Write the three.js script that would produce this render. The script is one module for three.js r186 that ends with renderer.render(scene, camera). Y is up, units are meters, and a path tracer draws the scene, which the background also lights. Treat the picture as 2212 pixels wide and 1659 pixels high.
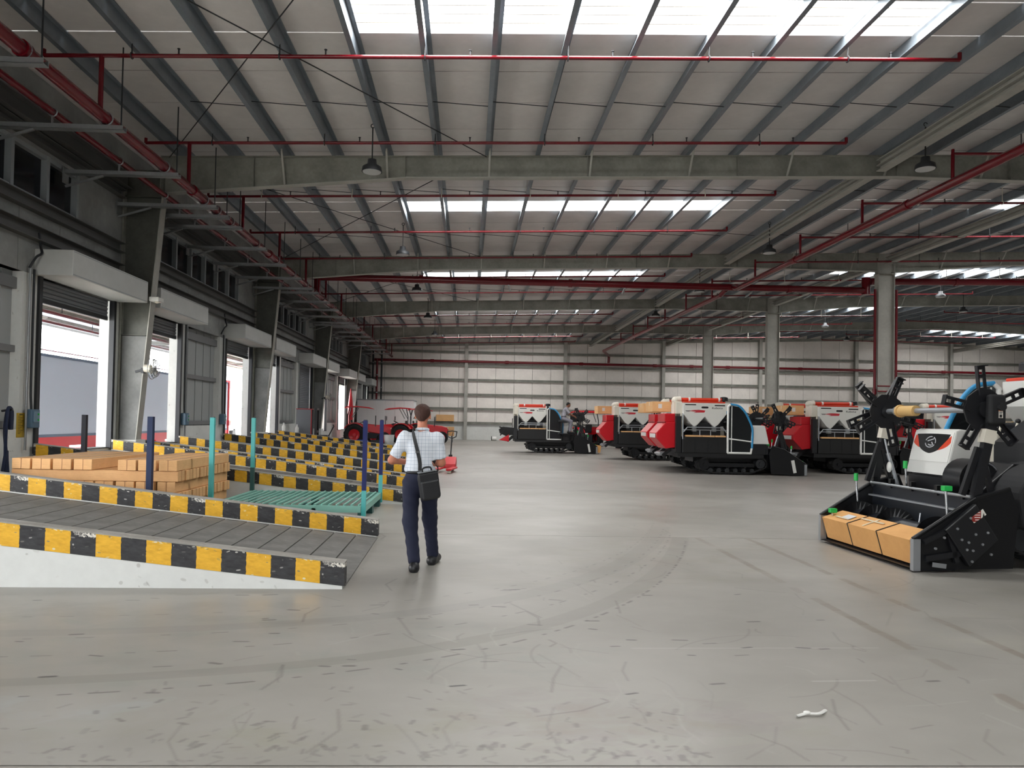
import * as THREE from 'three';
import { mergeGeometries, mergeVertices, toCreasedNormals } from 'three/addons/utils/BufferGeometryUtils.js';
import { RoundedBoxGeometry } from 'three/addons/geometries/RoundedBoxGeometry.js';
import { RectAreaLightUniformsLib } from 'three/addons/lights/RectAreaLightUniformsLib.js';

// ---------------------------------------------------------------- camera, sky, lights, exposure
RectAreaLightUniformsLib.init();
const scene = new THREE.Scene();
const IMG_W = 2212, IMG_H = 1659, FOCAL = 1600, EYE = 1.6;
const camera = new THREE.PerspectiveCamera(2 * Math.atan(IMG_H / 2 / FOCAL) * 180 / Math.PI, IMG_W / IMG_H, 0.1, 400);
{
  const yaw = THREE.MathUtils.degToRad(2.3), pitch = THREE.MathUtils.degToRad(1.1), roll = THREE.MathUtils.degToRad(1.1);
  const f = new THREE.Vector3(Math.sin(yaw) * Math.cos(pitch), Math.sin(pitch), -Math.cos(yaw) * Math.cos(pitch));
  const r0 = f.clone().cross(new THREE.Vector3(0, 1, 0)).normalize(), u0 = r0.clone().cross(f);
  const r = r0.clone().multiplyScalar(Math.cos(roll)).addScaledVector(u0, Math.sin(roll));
  const u = u0.clone().multiplyScalar(Math.cos(roll)).addScaledVector(r0, -Math.sin(roll));
  camera.position.set(0, EYE, 0);
  camera.quaternion.setFromRotationMatrix(new THREE.Matrix4().makeBasis(r, u, f.clone().negate()));
  // lens shift: the vanishing point of the hall's long axis lies at (1012, 907)
  const d = new THREE.Vector3(0, 0, -1), px = 1012 - FOCAL * d.dot(r) / d.dot(f), py = 907 + FOCAL * d.dot(u) / d.dot(f);
  camera.setViewOffset(IMG_W, IMG_H, IMG_W / 2 - px, IMG_H / 2 - py, IMG_W, IMG_H);
}
scene.background = new THREE.Color(0.97, 0.985, 1.0);       // bright overcast sky
scene.backgroundIntensity = 14;
const SKYLIGHT_GLOW = 3.0, SKYLIGHT_LIGHT = 15;
const renderer = new THREE.WebGLRenderer({ antialias: true });
renderer.toneMapping = THREE.LinearToneMapping;
renderer.toneMappingExposure = 1.12;
renderer.shadowMap.enabled = true;

// ---------------------------------------------------------------- helpers
let _seed = 12345;
const rnd = () => { _seed = (_seed * 1664525 + 1013904223) >>> 0; return _seed / 4294967296; };
const rr = (a, b) => a + (b - a) * rnd();
const used = new Map();
const numbered = (n) => { const k = used.get(n) || 0; used.set(n, k + 1); return k ? n + '_' + String(k).padStart(3, '0') : n; };
const V = (x, y, z) => new THREE.Vector3(x, y, z);
function clean(g) {
  const h = g.index ? g.toNonIndexed() : g;
  for (const k of Object.keys(h.attributes)) if (!['position', 'normal', 'uv'].includes(k)) h.deleteAttribute(k);
  if (!h.attributes.uv) h.setAttribute('uv', new THREE.BufferAttribute(new Float32Array(h.attributes.position.count * 2), 2));
  h.morphAttributes = {};
  return h;
}
function boxUV(g) {                                          // uv in metres, by the main direction of each triangle
  const p = g.attributes.position, uv = g.attributes.uv, a = V(), b = V(), c = V(), n = V();
  for (let i = 0; i < p.count; i += 3) {
    a.fromBufferAttribute(p, i); b.fromBufferAttribute(p, i + 1); c.fromBufferAttribute(p, i + 2);
    n.copy(b).sub(a).cross(c.clone().sub(a));
    const ax = Math.abs(n.x), ay = Math.abs(n.y), az = Math.abs(n.z), q = [a, b, c];
    for (let k = 0; k < 3; k++) {
      if (ay >= ax && ay >= az) uv.setXY(i + k, q[k].x, q[k].z);
      else if (ax >= az) uv.setXY(i + k, q[k].z, q[k].y);
      else uv.setXY(i + k, q[k].x, q[k].y);
    }
  }
  return g;
}
function geo(gs, keepUV) {
  const list = [].concat(gs).flat(Infinity).map(clean);
  const g = list.length > 1 ? mergeGeometries(list) : list[0];
  return keepUV ? g : boxUV(g);
}
function mesh(name, gs, mat, parent, opt = {}) {
  const m = new THREE.Mesh(gs.isBufferGeometry && opt.raw ? gs : geo(gs, opt.keepUV), mat);
  m.castShadow = m.receiveShadow = true;
  m.name = parent && parent !== scene ? name : numbered(name);
  if (opt.label) m.userData.label = opt.label;
  if (opt.kind) m.userData.kind = opt.kind;
  (parent || scene).add(m);
  return m;
}
const each = (name, gs, mat, parent, opt) => gs.map((g) => mesh(name, g, mat, parent, opt));
function grp(name, pos = [0, 0, 0], turn = 0, parent = scene) {
  const o = new THREE.Group(); o.name = parent === scene ? numbered(name) : name;
  o.position.set(...pos); o.rotation.y = turn; parent.add(o); return o;
}
function tag(o, label, category, group) { o.userData.label = label; o.userData.category = category; if (group) o.userData.group = group; return o; }
function thing(name, label, category, pos, turn, group) { return tag(grp(name, pos, turn), label, category, group); }
function structure(o) { o.userData.kind = 'structure'; return o; }
function dup(o, pos, turn, label) {
  const c = o.clone(); c.name = numbered(o.name.replace(/_\d\d\d$/, '')); c.position.set(...pos); if (turn !== undefined) c.rotation.set(0, turn, 0);
  c.userData = { ...o.userData }; if (label) c.userData.label = label; scene.add(c); return c;
}
const T = (g, x = 0, y = 0, z = 0, rx = 0, ry = 0, rz = 0) => { if (rx) g.rotateX(rx); if (ry) g.rotateY(ry); if (rz) g.rotateZ(rz); return g.translate(x, y, z); };
const bx = (w, h, d, x = 0, y = 0, z = 0, rx, ry, rz) => T(new THREE.BoxGeometry(w, h, d), x, y, z, rx, ry, rz);
const span = (x0, x1, y0, y1, z0, z1) => bx(x1 - x0, y1 - y0, z1 - z0, (x0 + x1) / 2, (y0 + y1) / 2, (z0 + z1) / 2);
const rb = (w, h, d, r, x = 0, y = 0, z = 0, rx, ry, rz) => T(new RoundedBoxGeometry(w, h, d, 2, Math.min(r, w / 2.01, h / 2.01, d / 2.01)), x, y, z, rx, ry, rz);
function along(g, a, b) { const d = b.clone().sub(a); g.applyQuaternion(new THREE.Quaternion().setFromUnitVectors(V(0, 1, 0), d.clone().normalize())); return g.translate((a.x + b.x) / 2, (a.y + b.y) / 2, (a.z + b.z) / 2); }
const vv = (p) => p.isVector3 ? p : V(...p);
const rod = (a, b, r, seg = 10, r2 = r) => { a = vv(a); b = vv(b); return along(new THREE.CylinderGeometry(r2, r, a.distanceTo(b), seg), a, b); };
const bar = (a, b, w, d) => { a = vv(a); b = vv(b); return along(new THREE.BoxGeometry(w, a.distanceTo(b), d), a, b); };
const ball = (r, x, y, z, sx = 1, sy = 1, sz = 1, seg = 14) => new THREE.SphereGeometry(r, seg, Math.ceil(seg * .7)).scale(sx, sy, sz).translate(x, y, z);
const tube = (pts, r, n = 24, seg = 8) => new THREE.TubeGeometry(new THREE.CatmullRomCurve3(pts.map(vv), false, 'centripetal'), n, r, seg);
const bent = (pts, r, seg = 10) => { const g = []; for (let i = 0; i + 1 < pts.length; i++) { g.push(rod(pts[i], pts[i + 1], r, seg)); if (i) g.push(ball(r * 1.02, ...pts[i], 1, 1, 1, 10)); } return g; };
function poly(pts, z0, z1, bevel = 0, holes = []) {          // outline in x,y extruded from z0 to z1
  const s = new THREE.Shape(pts.map((p) => new THREE.Vector2(p[0], p[1])));
  for (const h of holes) s.holes.push(new THREE.Path(h.map((p) => new THREE.Vector2(p[0], p[1]))));
  const g = new THREE.ExtrudeGeometry(s, { depth: z1 - z0 - 2 * bevel, bevelEnabled: bevel > 0, bevelThickness: bevel, bevelSize: bevel, bevelOffset: -bevel, bevelSegments: 2, curveSegments: 6 });
  return g.translate(0, 0, z0 + bevel);
}
const arc = (cx, cy, r, a0, a1, n) => Array.from({ length: n + 1 }, (_, i) => { const a = a0 + (a1 - a0) * i / n; return [cx + r * Math.cos(a), cy + r * Math.sin(a)]; });
const lathe = (pts, seg = 20) => new THREE.LatheGeometry(pts.map((p) => new THREE.Vector2(p[0], p[1])), seg);

// ---------------------------------------------------------------- textures
function noiseGrid(n, cells, oct, seed) {                    // tileable layered value noise, 0..1
  const out = new Float32Array(n * n); let amp = 1, tot = 0, c = cells;
  for (let o = 0; o < oct; o++) {
    const tab = new Float32Array(c * c); let s = (seed * 7919 + o * 104729 + 1) >>> 0;
    for (let i = 0; i < c * c; i++) { s = (s * 1664525 + 1013904223) >>> 0; tab[i] = s / 4294967296; }
    for (let y = 0; y < n; y++) {
      const fy = y / n * c, y0 = Math.floor(fy), ty = fy - y0, sy = ty * ty * (3 - 2 * ty), r0 = (y0 % c) * c, r1 = ((y0 + 1) % c) * c;
      for (let x = 0; x < n; x++) {
        const fx = x / n * c, x0 = Math.floor(fx), tx = fx - x0, sx = tx * tx * (3 - 2 * tx), i0 = x0 % c, i1 = (x0 + 1) % c;
        const a = tab[r0 + i0] + (tab[r0 + i1] - tab[r0 + i0]) * sx, b = tab[r1 + i0] + (tab[r1 + i1] - tab[r1 + i0]) * sx;
        out[y * n + x] += amp * (a + (b - a) * sy);
      }
    }
    tot += amp; amp *= .55; c *= 2;
  }
  for (let i = 0; i < out.length; i++) out[i] /= tot;
  return out;
}
function canvasOf(w, h, paint) { const c = document.createElement('canvas'); c.width = w; c.height = h; paint(c.getContext('2d'), w, h); return c; }
function texture(c, srgb = true, rep) {
  const t = new THREE.CanvasTexture(c); if (srgb) t.colorSpace = THREE.SRGBColorSpace;
  t.wrapS = t.wrapT = THREE.RepeatWrapping; t.magFilter = THREE.LinearFilter; t.anisotropy = 8;
  if (rep) t.repeat.set(rep[0], rep[1]);
  return t;
}
function mottled(n, rgb, amount, cells, seed, tint = [1, 1, 1], more) {   // a mottled surface: rgb base, +-amount of layered noise
  return canvasOf(n, n, (g) => {
    const a = noiseGrid(n, cells, 6, seed), b = noiseGrid(n, cells * 8, 3, seed + 5), im = g.createImageData(n, n);
    for (let i = 0; i < n * n; i++) {
      const v = (a[i] - .5) * 2 * amount + (b[i] - .5) * amount * .7;
      for (let k = 0; k < 3; k++) im.data[i * 4 + k] = Math.max(0, Math.min(255, rgb[k] + v * tint[k]));
      im.data[i * 4 + 3] = 255;
    }
    g.putImageData(im, 0, 0); if (more) more(g, n);
  });
}
function greyNoise(n, lo, hi, cells, seed, pow = 1) {
  return canvasOf(n, n, (g) => {
    const a = noiseGrid(n, cells, 6, seed), im = g.createImageData(n, n);
    for (let i = 0; i < n * n; i++) { const v = lo + (hi - lo) * Math.pow(Math.max(0, Math.min(1, (a[i] - .25) * 2)), pow); im.data[i * 4] = im.data[i * 4 + 1] = im.data[i * 4 + 2] = v; im.data[i * 4 + 3] = 255; }
    g.putImageData(im, 0, 0);
  });
}
const std = (o) => new THREE.MeshStandardMaterial({ roughness: .6, metalness: 0, ...o });
const hex = (h, rough = .6, metal = 0, o = {}) => std({ color: new THREE.Color(h), roughness: rough, metalness: metal, ...o });

// ---------------------------------------------------------------- materials
const floorFar = texture(mottled(1024, [157, 153, 147], 20, 4, 3, [1, 1, 1.02], (g, n) => {
  for (let i = 0; i < 170; i++) { g.strokeStyle = `rgba(${rnd() < .5 ? '95,90,85' : '185,182,176'},${rr(.05, .2)})`; g.lineWidth = rr(.6, 2.4); const x = rnd() * n, y = rnd() * n, a = rnd() * 6.3, l = rr(15, 160); g.beginPath(); g.moveTo(x, y); g.quadraticCurveTo(x + Math.cos(a) * l * .5 + rr(-14, 14), y + Math.sin(a) * l * .5, x + Math.cos(a) * l, y + Math.sin(a) * l); g.stroke(); }
}), true, [1 / 14, 1 / 14]);
const floorRough = texture(greyNoise(512, 78, 112, 5, 31), false, [1 / 11, 1 / 11]);
const M = {};
M.floorFar = std({ color: new THREE.Color(.84, .84, .84), map: floorFar, roughnessMap: floorRough, roughness: 1 });
// the two slabs in front of the camera: concrete with tyre tracks, scuffs and the residue of two taped lines
const NX0 = -8.2, NX1 = 16, NZ0 = 3.46, NZ1 = 17.4;
const nearCanvas = mottled(2048, [160, 157, 150], 18, 6, 11, [1, 1, 1.03], (g, n) => {
  const X = (x) => (x - NX0) / (NX1 - NX0) * n, Z = (z) => (1 - (z - NZ0) / (NZ1 - NZ0)) * n;
  const stroke = (pts, w, col, dash) => { g.save(); g.strokeStyle = col; g.lineWidth = w; g.lineCap = 'round'; if (dash) g.setLineDash(dash); g.beginPath(); g.moveTo(X(pts[0][0]), Z(pts[0][1])); for (const p of pts.slice(1)) g.lineTo(X(p[0]), Z(p[1])); g.stroke(); g.restore(); };
  const stain = (x, z, rx, rz, col, k = 40) => { for (let i = 0; i < k; i++) { const a = rnd() * 6.3, q = Math.sqrt(rnd()); g.fillStyle = col; g.beginPath(); g.ellipse(X(x + Math.cos(a) * rx * q), Z(z + Math.sin(a) * rz * q), rr(3, 26), rr(2, 15), rr(0, 3), 0, 6.3); g.fill(); } };
  stain(-2, 5.2, 3.4, .8, 'rgba(110,112,112,.035)', 130); stain(-3.4, 6.1, 3, .4, 'rgba(110,112,112,.04)', 90); stain(-.4, 3.85, 2.4, .3, 'rgba(120,117,114,.04)', 60); stain(-3.2, 4.1, 1.6, .2, 'rgba(190,196,198,.06)', 60);
  stain(.8, 4.0, .9, .5, 'rgba(120,110,100,.05)', 80); stain(1.5, 8.5, 1.8, 1.6, 'rgba(125,116,108,.035)', 120); stain(6, 6.2, 3, 1.4, 'rgba(170,168,158,.04)', 120); stain(4, 11, 5, 2, 'rgba(122,116,106,.035)', 200);
  for (const [x, w] of [[3.25, 17], [3.97, 17]]) {           // tape residue
    for (let z = 3.5; z < 10.3; z += .22) { if (rnd() < .12) continue; g.fillStyle = `rgba(112,98,84,${rr(.16, .42)})`; g.fillRect(X(x) - w / 4 + rr(-.6, .6), Z(z + .24), w / 2.4, Z(z) - Z(z + .24)); }
  }
  // tyre tracks swinging in from the left towards the far end
  const track = (off, alpha, dash, w) => { const pts = []; for (let i = 0; i <= 60; i++) { const t = i / 60, x = -4.6 + 7.6 * t; pts.push([x, 4.15 + off + 1.7 * t * t + 4.2 * Math.pow(t, 5)]); } stroke(pts, w, `rgba(62,58,56,${alpha})`, dash); };
  track(0, .5, [5, 9, 13, 22, 3, 14], 2.2); track(.75, .38, [4, 13, 10, 40], 2); track(1.15, .3, [9, 40, 4, 26], 2.2); track(1.75, .3, [8, 30, 5, 18], 2); track(.25, .1, null, 20); track(1.3, .07, null, 24);
  for (let i = 0; i < 70; i++) { const x = rr(-4.6, 3), z = rr(4.3, 7.4); stroke([[x, z], [x + rr(.03, .1), z + rr(-.02, .02)]], rr(2, 4), `rgba(48,46,46,${rr(.3, .75)})`); }
  for (let i = 0; i < 330; i++) { const x = rr(-1.5, 8), z = 3.5 + Math.pow(rnd(), 1.8) * 9, a = rnd() < .6 ? rr(1.2, 2.0) : rnd() * 6.3, l = rr(.05, .55), b = rr(-.15, .15); stroke([[x, z], [x + Math.cos(a) * l * .5 + b * .3, z + Math.sin(a) * l * .5], [x + Math.cos(a + b) * l, z + Math.sin(a + b) * l]], rr(.7, 1.9), `rgba(${rnd() < .7 ? '72,66,62' : '188,186,181'},${rr(.08, .3)})`); }
  for (let i = 0; i < 9; i++) { const x = rr(.4, 4), z = rr(4, 9), R = rr(.4, 1.6), a0 = rr(0, 6), pts = []; for (let k = 0; k < 14; k++) pts.push([x + R * Math.cos(a0 + k * .09), z + R * Math.sin(a0 + k * .09)]); stroke(pts, 1.4, 'rgba(92,86,80,.22)'); }
  for (let i = 0; i < 240; i++) { const x = -1.4 + Math.pow(rnd(), .7) * 3.6 - 1, z = 3.5 + rnd() * rnd() * 1.1; stroke([[x, z], [x + rr(-.05, .05), z + rr(-.06, .06)]], rr(1, 3), `rgba(70,66,64,${rr(.08, .3)})`); }
  stroke([[1.2, 5.25], [3, 5.3]], 3, 'rgba(205,206,203,.3)'); stroke([[2.2, 4.6], [2.6, 4.62]], 3, 'rgba(214,216,214,.35)');
  
});
M.floorNear = std({ color: new THREE.Color(.84, .84, .84), map: texture(nearCanvas), roughnessMap: texture(greyNoise(512, 80, 118, 6, 77), false, [3, 2]), roughness: 1 });
M.yard = hex('#cfccc4', .8);
M.joint = hex('#3f3d3a', .9);
const tConc = mottled(512, [142, 144, 143], 22, 4, 41), tPaint = mottled(512, [214, 216, 213], 11, 4, 43, [1, 1, 1], (g, n) => { for (let i = 0; i < 90; i++) { g.fillStyle = `rgba(90,85,78,${rr(.05, .25)})`; g.beginPath(); g.ellipse(rnd() * n, rnd() * n, rr(.8, 5), rr(.8, 7), rnd() * 3, 0, 6.3); g.fill(); } });
M.concrete = std({ map: texture(tConc, true, [1 / 3, 1 / 3]), roughness: .85 });
M.casing = std({ map: texture(tConc, true, [1 / 1.6, 1 / 1.6]), color: new THREE.Color(.62, .62, .62), roughness: .6 });
M.whitePaint = std({ map: texture(tPaint, true, [1 / 2.5, 1 / 2.5]), roughness: .7 });
M.hood = std({ map: texture(mottled(256, [196, 198, 196], 8, 3, 47), true, [1 / 2, 1 / 2]), roughness: .55 });
const tSteel = mottled(512, [138, 138, 130], 24, 5, 53, [1, 1, .95]);
M.steel = std({ map: texture(tSteel, true, [1 / 2.2, 1 / 2.2]), roughness: .62, metalness: .15 });
M.steelLight = std({ map: texture(mottled(256, [168, 167, 160], 16, 4, 59), true, [1 / 2, 1 / 2]), roughness: .6, metalness: .1 });
M.girt = hex('#5d5d5c', .6, .2); M.rail = hex('#7d7e80', .6, .2); M.columnSteel = std({ map: texture(tSteel, true, [1 / 2.2, 1 / 2.2]), color: new THREE.Color(.42, .43, .43), roughness: .5, metalness: .3 });
M.purlin = std({ map: texture(mottled(256, [124, 133, 141], 14, 4, 61, [1, 1, 1]), true, [1 / 2, 1 / 2]), roughness: .4, metalness: .4 });
M.foil = std({ map: texture(mottled(512, [216, 212, 210], 12, 5, 67, [1, .96, .95]), true, [1 / 4, 1 / 4]), roughness: .5 });
M.cladding = std({ map: texture(mottled(512, [234, 228, 222], 12, 4, 71, [1, .98, .95]), true, [1 / 4, 1 / 4]), roughness: .5, metalness: .1 });
M.skylight = std({ color: new THREE.Color(.9, .9, .9), emissive: new THREE.Color(1, 1, .985), emissiveIntensity: SKYLIGHT_GLOW, roughness: .5 });
M.darkGlass = std({ color: new THREE.Color('#0d1018'), roughness: .16, metalness: .0 });
M.frameGrey = hex('#9aa0a4', .5, .2);
M.redPipe = std({ color: new THREE.Color('#6a0a18'), roughness: .24 });
M.shutter = hex('#82868c', .5, .35);
M.darkSteel = hex('#35373a', .55, .4);
M.galv = std({ map: texture(mottled(128, [150, 153, 155], 16, 4, 73), true, [1, 1]), roughness: .42, metalness: .6 });
M.black = hex('#15161a', .42); M.blackMatt = hex('#17181b', .75); M.rubber = hex('#121213', .85);
M.white = hex('#dcdcd8', .38); M.cream = hex('#d8d2c4', .45);
M.red = hex('#c3101f', .33); M.orangeRed = hex('#c9381c', .42); M.blue = hex('#2f8fc4', .38);
M.chrome = hex('#c9ccd0', .22, .9); M.silver = hex('#a9adb2', .35, .7); M.green = hex('#1fb04e', .45); M.yellow = hex('#c9a52c', .6);
const tCard = mottled(256, [220, 172, 119], 11, 4, 79, [1, .9, .8], (g, n) => { for (let i = 0; i < 26; i++) { g.fillStyle = `rgba(120,76,40,${rr(.04, .12)})`; g.fillRect(rnd() * n, rnd() * n, rr(2, 60), rr(1, 4)); } });
M.card = std({ map: texture(tCard, true, [1 / .8, 1 / .8]), roughness: .82 });
M.card2 = std({ map: texture(tCard, true, [1 / .8, 1 / .8]), color: new THREE.Color(.93, .92, .92), roughness: .82 });
M.cardBright = std({ map: texture(mottled(256, [211, 158, 96], 9, 4, 83, [1, .9, .8]), true, [1, 1]), roughness: .75 });
M.tape = hex('#d9cbb0', .3);
M.ramp = std({ map: texture(mottled(512, [110, 109, 106], 26, 5, 89, [1, 1, 1], (g, n) => { for (let i = 0; i < 60; i++) { g.fillStyle = `rgba(190,188,184,${rr(.03, .12)})`; g.fillRect(rnd() * n, rnd() * n, rr(20, 160), rr(1, 5)); } }), true, [1 / 2.2, 1 / 2.2]), roughness: .72 });
M.kerbTop = std({ map: texture(mottled(256, [150, 147, 141], 24, 5, 97), true, [1, 1]), roughness: .85 });
const stripeCanvas = (seed) => canvasOf(2048, 128, (g, w, h) => {      // ten painted stripes, black first, worn
  const nz = noiseGrid(256, 8, 5, seed);
  for (let i = 0; i < 10; i++) {
    g.fillStyle = i % 2 ? '#e0ab22' : '#2a2a2d'; const x0 = i * 204.8;
    g.beginPath(); g.moveTo(x0, 0); for (let y = 0; y <= h; y += 8) g.lineTo(x0 + (nz[(y * 2 * 256 + i * 7) % 65536] - .5) * 14 * (i ? 1 : 0), y); g.lineTo(x0 + 225, h); g.lineTo(x0 + 225, 0); g.fill();
  }
  const im = g.getImageData(0, 0, w, h);
  for (let y = 0; y < h; y++) for (let x = 0; x < w; x++) { const v = (nz[((y * 2) % 256) * 256 + (x >> 1) % 256] - .5) * 46, i = (y * w + x) * 4; for (let k = 0; k < 3; k++) im.data[i + k] = Math.max(0, Math.min(255, im.data[i + k] + v)); }
  g.putImageData(im, 0, 0);
  for (let i = 0; i < 70; i++) { g.fillStyle = rnd() < .6 ? `rgba(228,224,214,${rr(.3, .9)})` : `rgba(120,116,108,${rr(.3, .8)})`; const x = rnd() * w, y = rnd() < .6 ? rr(0, 16) : rr(20, 128); g.beginPath(); g.ellipse(x, y, rr(2, 20), rr(1, 6), rr(-.3, .3), 0, 6.3); g.fill(); }
  for (let i = 0; i < 60; i++) { g.fillStyle = `rgba(${rnd() < .65 ? '226,222,212' : '140,136,128'},${rr(.5, .95)})`; g.beginPath(); g.ellipse(rr(0, 170) * (i < 30 ? 1 : .4), Math.abs(rr(-18, 26)), rr(3, 16), rr(2, 8), rr(-.4, .4), 0, 6.3); g.fill(); }
});
M.stripe = [101, 107, 113].map((s) => std({ map: texture(stripeCanvas(s)), roughness: .62 }));

// ---------------------------------------------------------------- the hall: floor, roof, walls
const WX = -8.05, RX = 48, FZ = 59.8, BZ = 8, BAY = 10.6, F0 = 6.8, RIDGE = 31.9, ZT = 1.19;   // -z runs down the hall; distances below are positive
const rafterTop = (x) => 7.81 + .035 * (x <= RIDGE ? x : 2 * RIDGE - x);
const frames = [-1, 0, 1, 2, 3, 4].map((k) => F0 + BAY * k);             // -3.8 ... 49.2
{
  const floor = structure(grp('floor'));
  mesh('base_slab', span(WX - .3, RX + .3, -.4, -.06, -FZ - .3, BZ + .3), M.joint, floor);
  const zs = [-BZ, -3.54, NZ0, 10.36, NZ1, 24.4, 31.4, 38.4, 45.4, 52.4, FZ], xs = [WX, 16, 32, RX];
  for (let i = 0; i + 1 < zs.length; i++) for (let j = 0; j + 1 < xs.length; j++) {
    const g = span(xs[j] + .005, xs[j + 1] - .005, -.06, 0, -zs[i + 1] + .006, -zs[i] - .006);
    if (j === 0 && (i === 2 || i === 3)) {
      const h = geo(g); const uv = h.attributes.uv, p = h.attributes.position;
      for (let k = 0; k < p.count; k++) uv.setXY(k, (p.getX(k) - NX0) / (NX1 - NX0), (-p.getZ(k) - NZ0) / (NZ1 - NZ0));
      mesh('slab', h, M.floorNear, floor, { raw: true });
    } else mesh('slab', g, M.floorFar, floor);
  }
}
// roof: foil-faced sheets laid across the purlins, with a translucent strip near the middle of every bay
const LITE = [[-2.03, 7.49], [16.11, 25.63], [34, 43.5]];
{
  const roof = structure(grp('ceiling'));
  const sheet = (x0, x1, z0, z1) => {
    const y0 = rafterTop(x0) + .28, y1 = rafterTop(x1) + .28, a = Math.atan2(y1 - y0, x1 - x0), L = Math.hypot(x1 - x0, y1 - y0);
    return bx(L, .05, z1 - z0 - .03, (x0 + x1) / 2, (y0 + y1) / 2 + .025, -(z0 + z1) / 2, 0, 0, a);
  };
  for (let k = -2; k < 5; k++) {
    const f = F0 + BAY * k, l0 = f + 4.5, l1 = l0 + 1.02;
    const cuts = []; for (let z = l1; z < l0 + BAY - .1; z += (BAY - 1.02) / 7) cuts.push(z); cuts.push(l0 + BAY);
    for (let i = 0; i + 1 < cuts.length; i++) {
      const z0 = Math.max(cuts[i], -BZ), z1 = Math.min(cuts[i + 1], FZ); if (z1 - z0 < .05) continue;
      mesh('roof_sheet', sheet(WX - .3, RIDGE, z0, z1), M.foil, roof); mesh('roof_sheet', sheet(RIDGE, RX + .3, z0, z1), M.foil, roof);
    }
    const back = (x0, x1, z0, z1) => mesh('roof_deck', sheet(x0, x1, z0, z1).translate(0, .055, 0), M.joint, roof), zb = Math.min(l0 + BAY, FZ + .3);
    if (k > -2) { back(WX - .3, RIDGE, l1, zb); back(RIDGE, RX + .3, l1, zb); } else { back(WX - .3, RIDGE, -BZ - .3, l0 + BAY); back(RIDGE, RX + .3, -BZ - .3, l0 + BAY); }
    if (k === -2) { mesh('roof_sheet', sheet(WX - .3, RIDGE, -BZ - .3, l1), M.foil, roof); mesh('roof_sheet', sheet(RIDGE, RX + .3, -BZ - .3, l1), M.foil, roof); continue; }
    if (l0 > FZ) continue;
    const edges = [WX - .3, LITE[0][0], LITE[0][1], LITE[1][0], LITE[1][1], RIDGE, LITE[2][0], LITE[2][1], RX + .3];
    for (const [a, b] of [[0, 1], [2, 3], [4, 5], [5, 6], [7, 8]]) { mesh('roof_sheet', sheet(edges[a], edges[b], l0, l1), M.foil, roof); back(edges[a], edges[b], l0, l1); }
    LITE.forEach(([a, b], j) => {
      const win = structure(grp('window')); win.name = numbered('skylight_window');
      for (let i = 0; i < 8; i++) {
        const x0 = a + (b - a) * i / 8, x1 = a + (b - a) * (i + 1) / 8, pane = mesh('pane', [sheet(x0 + .01, x1 - .01, l0 + .02, l1 - .02).translate(0, .02, 0)], M.skylight, win);
        if (j === 0 || k > 1) mesh('rib', [.2, .45, .72].map((q) => { const y0 = rafterTop(x0), y1 = rafterTop(x1); return bar([x0 + .04, y0 + .293, -(l0 + q)], [x1 - .04, y1 + .293, -(l0 + q)], .012, .014); }), M.cream, pane);
      }
      const mid = (a + b) / 2, lamp = new THREE.RectAreaLight(new THREE.Color(1, .995, .97), SKYLIGHT_LIGHT, b - a - .2, 1.0);
      lamp.name = 'skylight_glow'; lamp.position.set(mid, rafterTop(mid) + .24, -(l0 + l1) / 2); lamp.rotation.set(-Math.PI / 2, 0, 0); scene.add(lamp);
      const s = Math.sign(rafterTop(b) - rafterTop(a)); lamp.rotation.set(-Math.PI / 2, s * -.035, 0); 
    });
  }
  // light-gauge purlins running the length of the hall
  const prof = (x) => { const y = rafterTop(x); return [[-.005, 0], [.085, 0], [.085, .024], [.078, .024], [.078, .007], [.004, .007], [.004, .263], [.0, .27], [-.085, .27], [-.085, .246], [-.078, .246], [-.078, .263], [-.005, .263]].map(([a, b]) => [x - a, y + .004 + b]); };
  for (let k = -6; k <= 39; k++) { const x = .35 + ZT * k; if (Math.abs(x - RIDGE) < .2) continue; mesh('purlin', poly(prof(x), -FZ, BZ), M.purlin, roof); }
  // sag rods between the purlins
  const rods = [];
  for (const f of frames.slice(1)) for (const q of [2.9, 7.9]) for (let k = -5; k < 26; k++) { const x = .35 + ZT * k, z = -(f + q); if (f + q < FZ) rods.push(rod([x, rafterTop(x) + .15, z], [x + ZT, rafterTop(x + ZT) + .05, z], .009, 5)); }
  mesh('sag_rod', rods, M.darkSteel, roof, { kind: 'stuff' });
}
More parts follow.
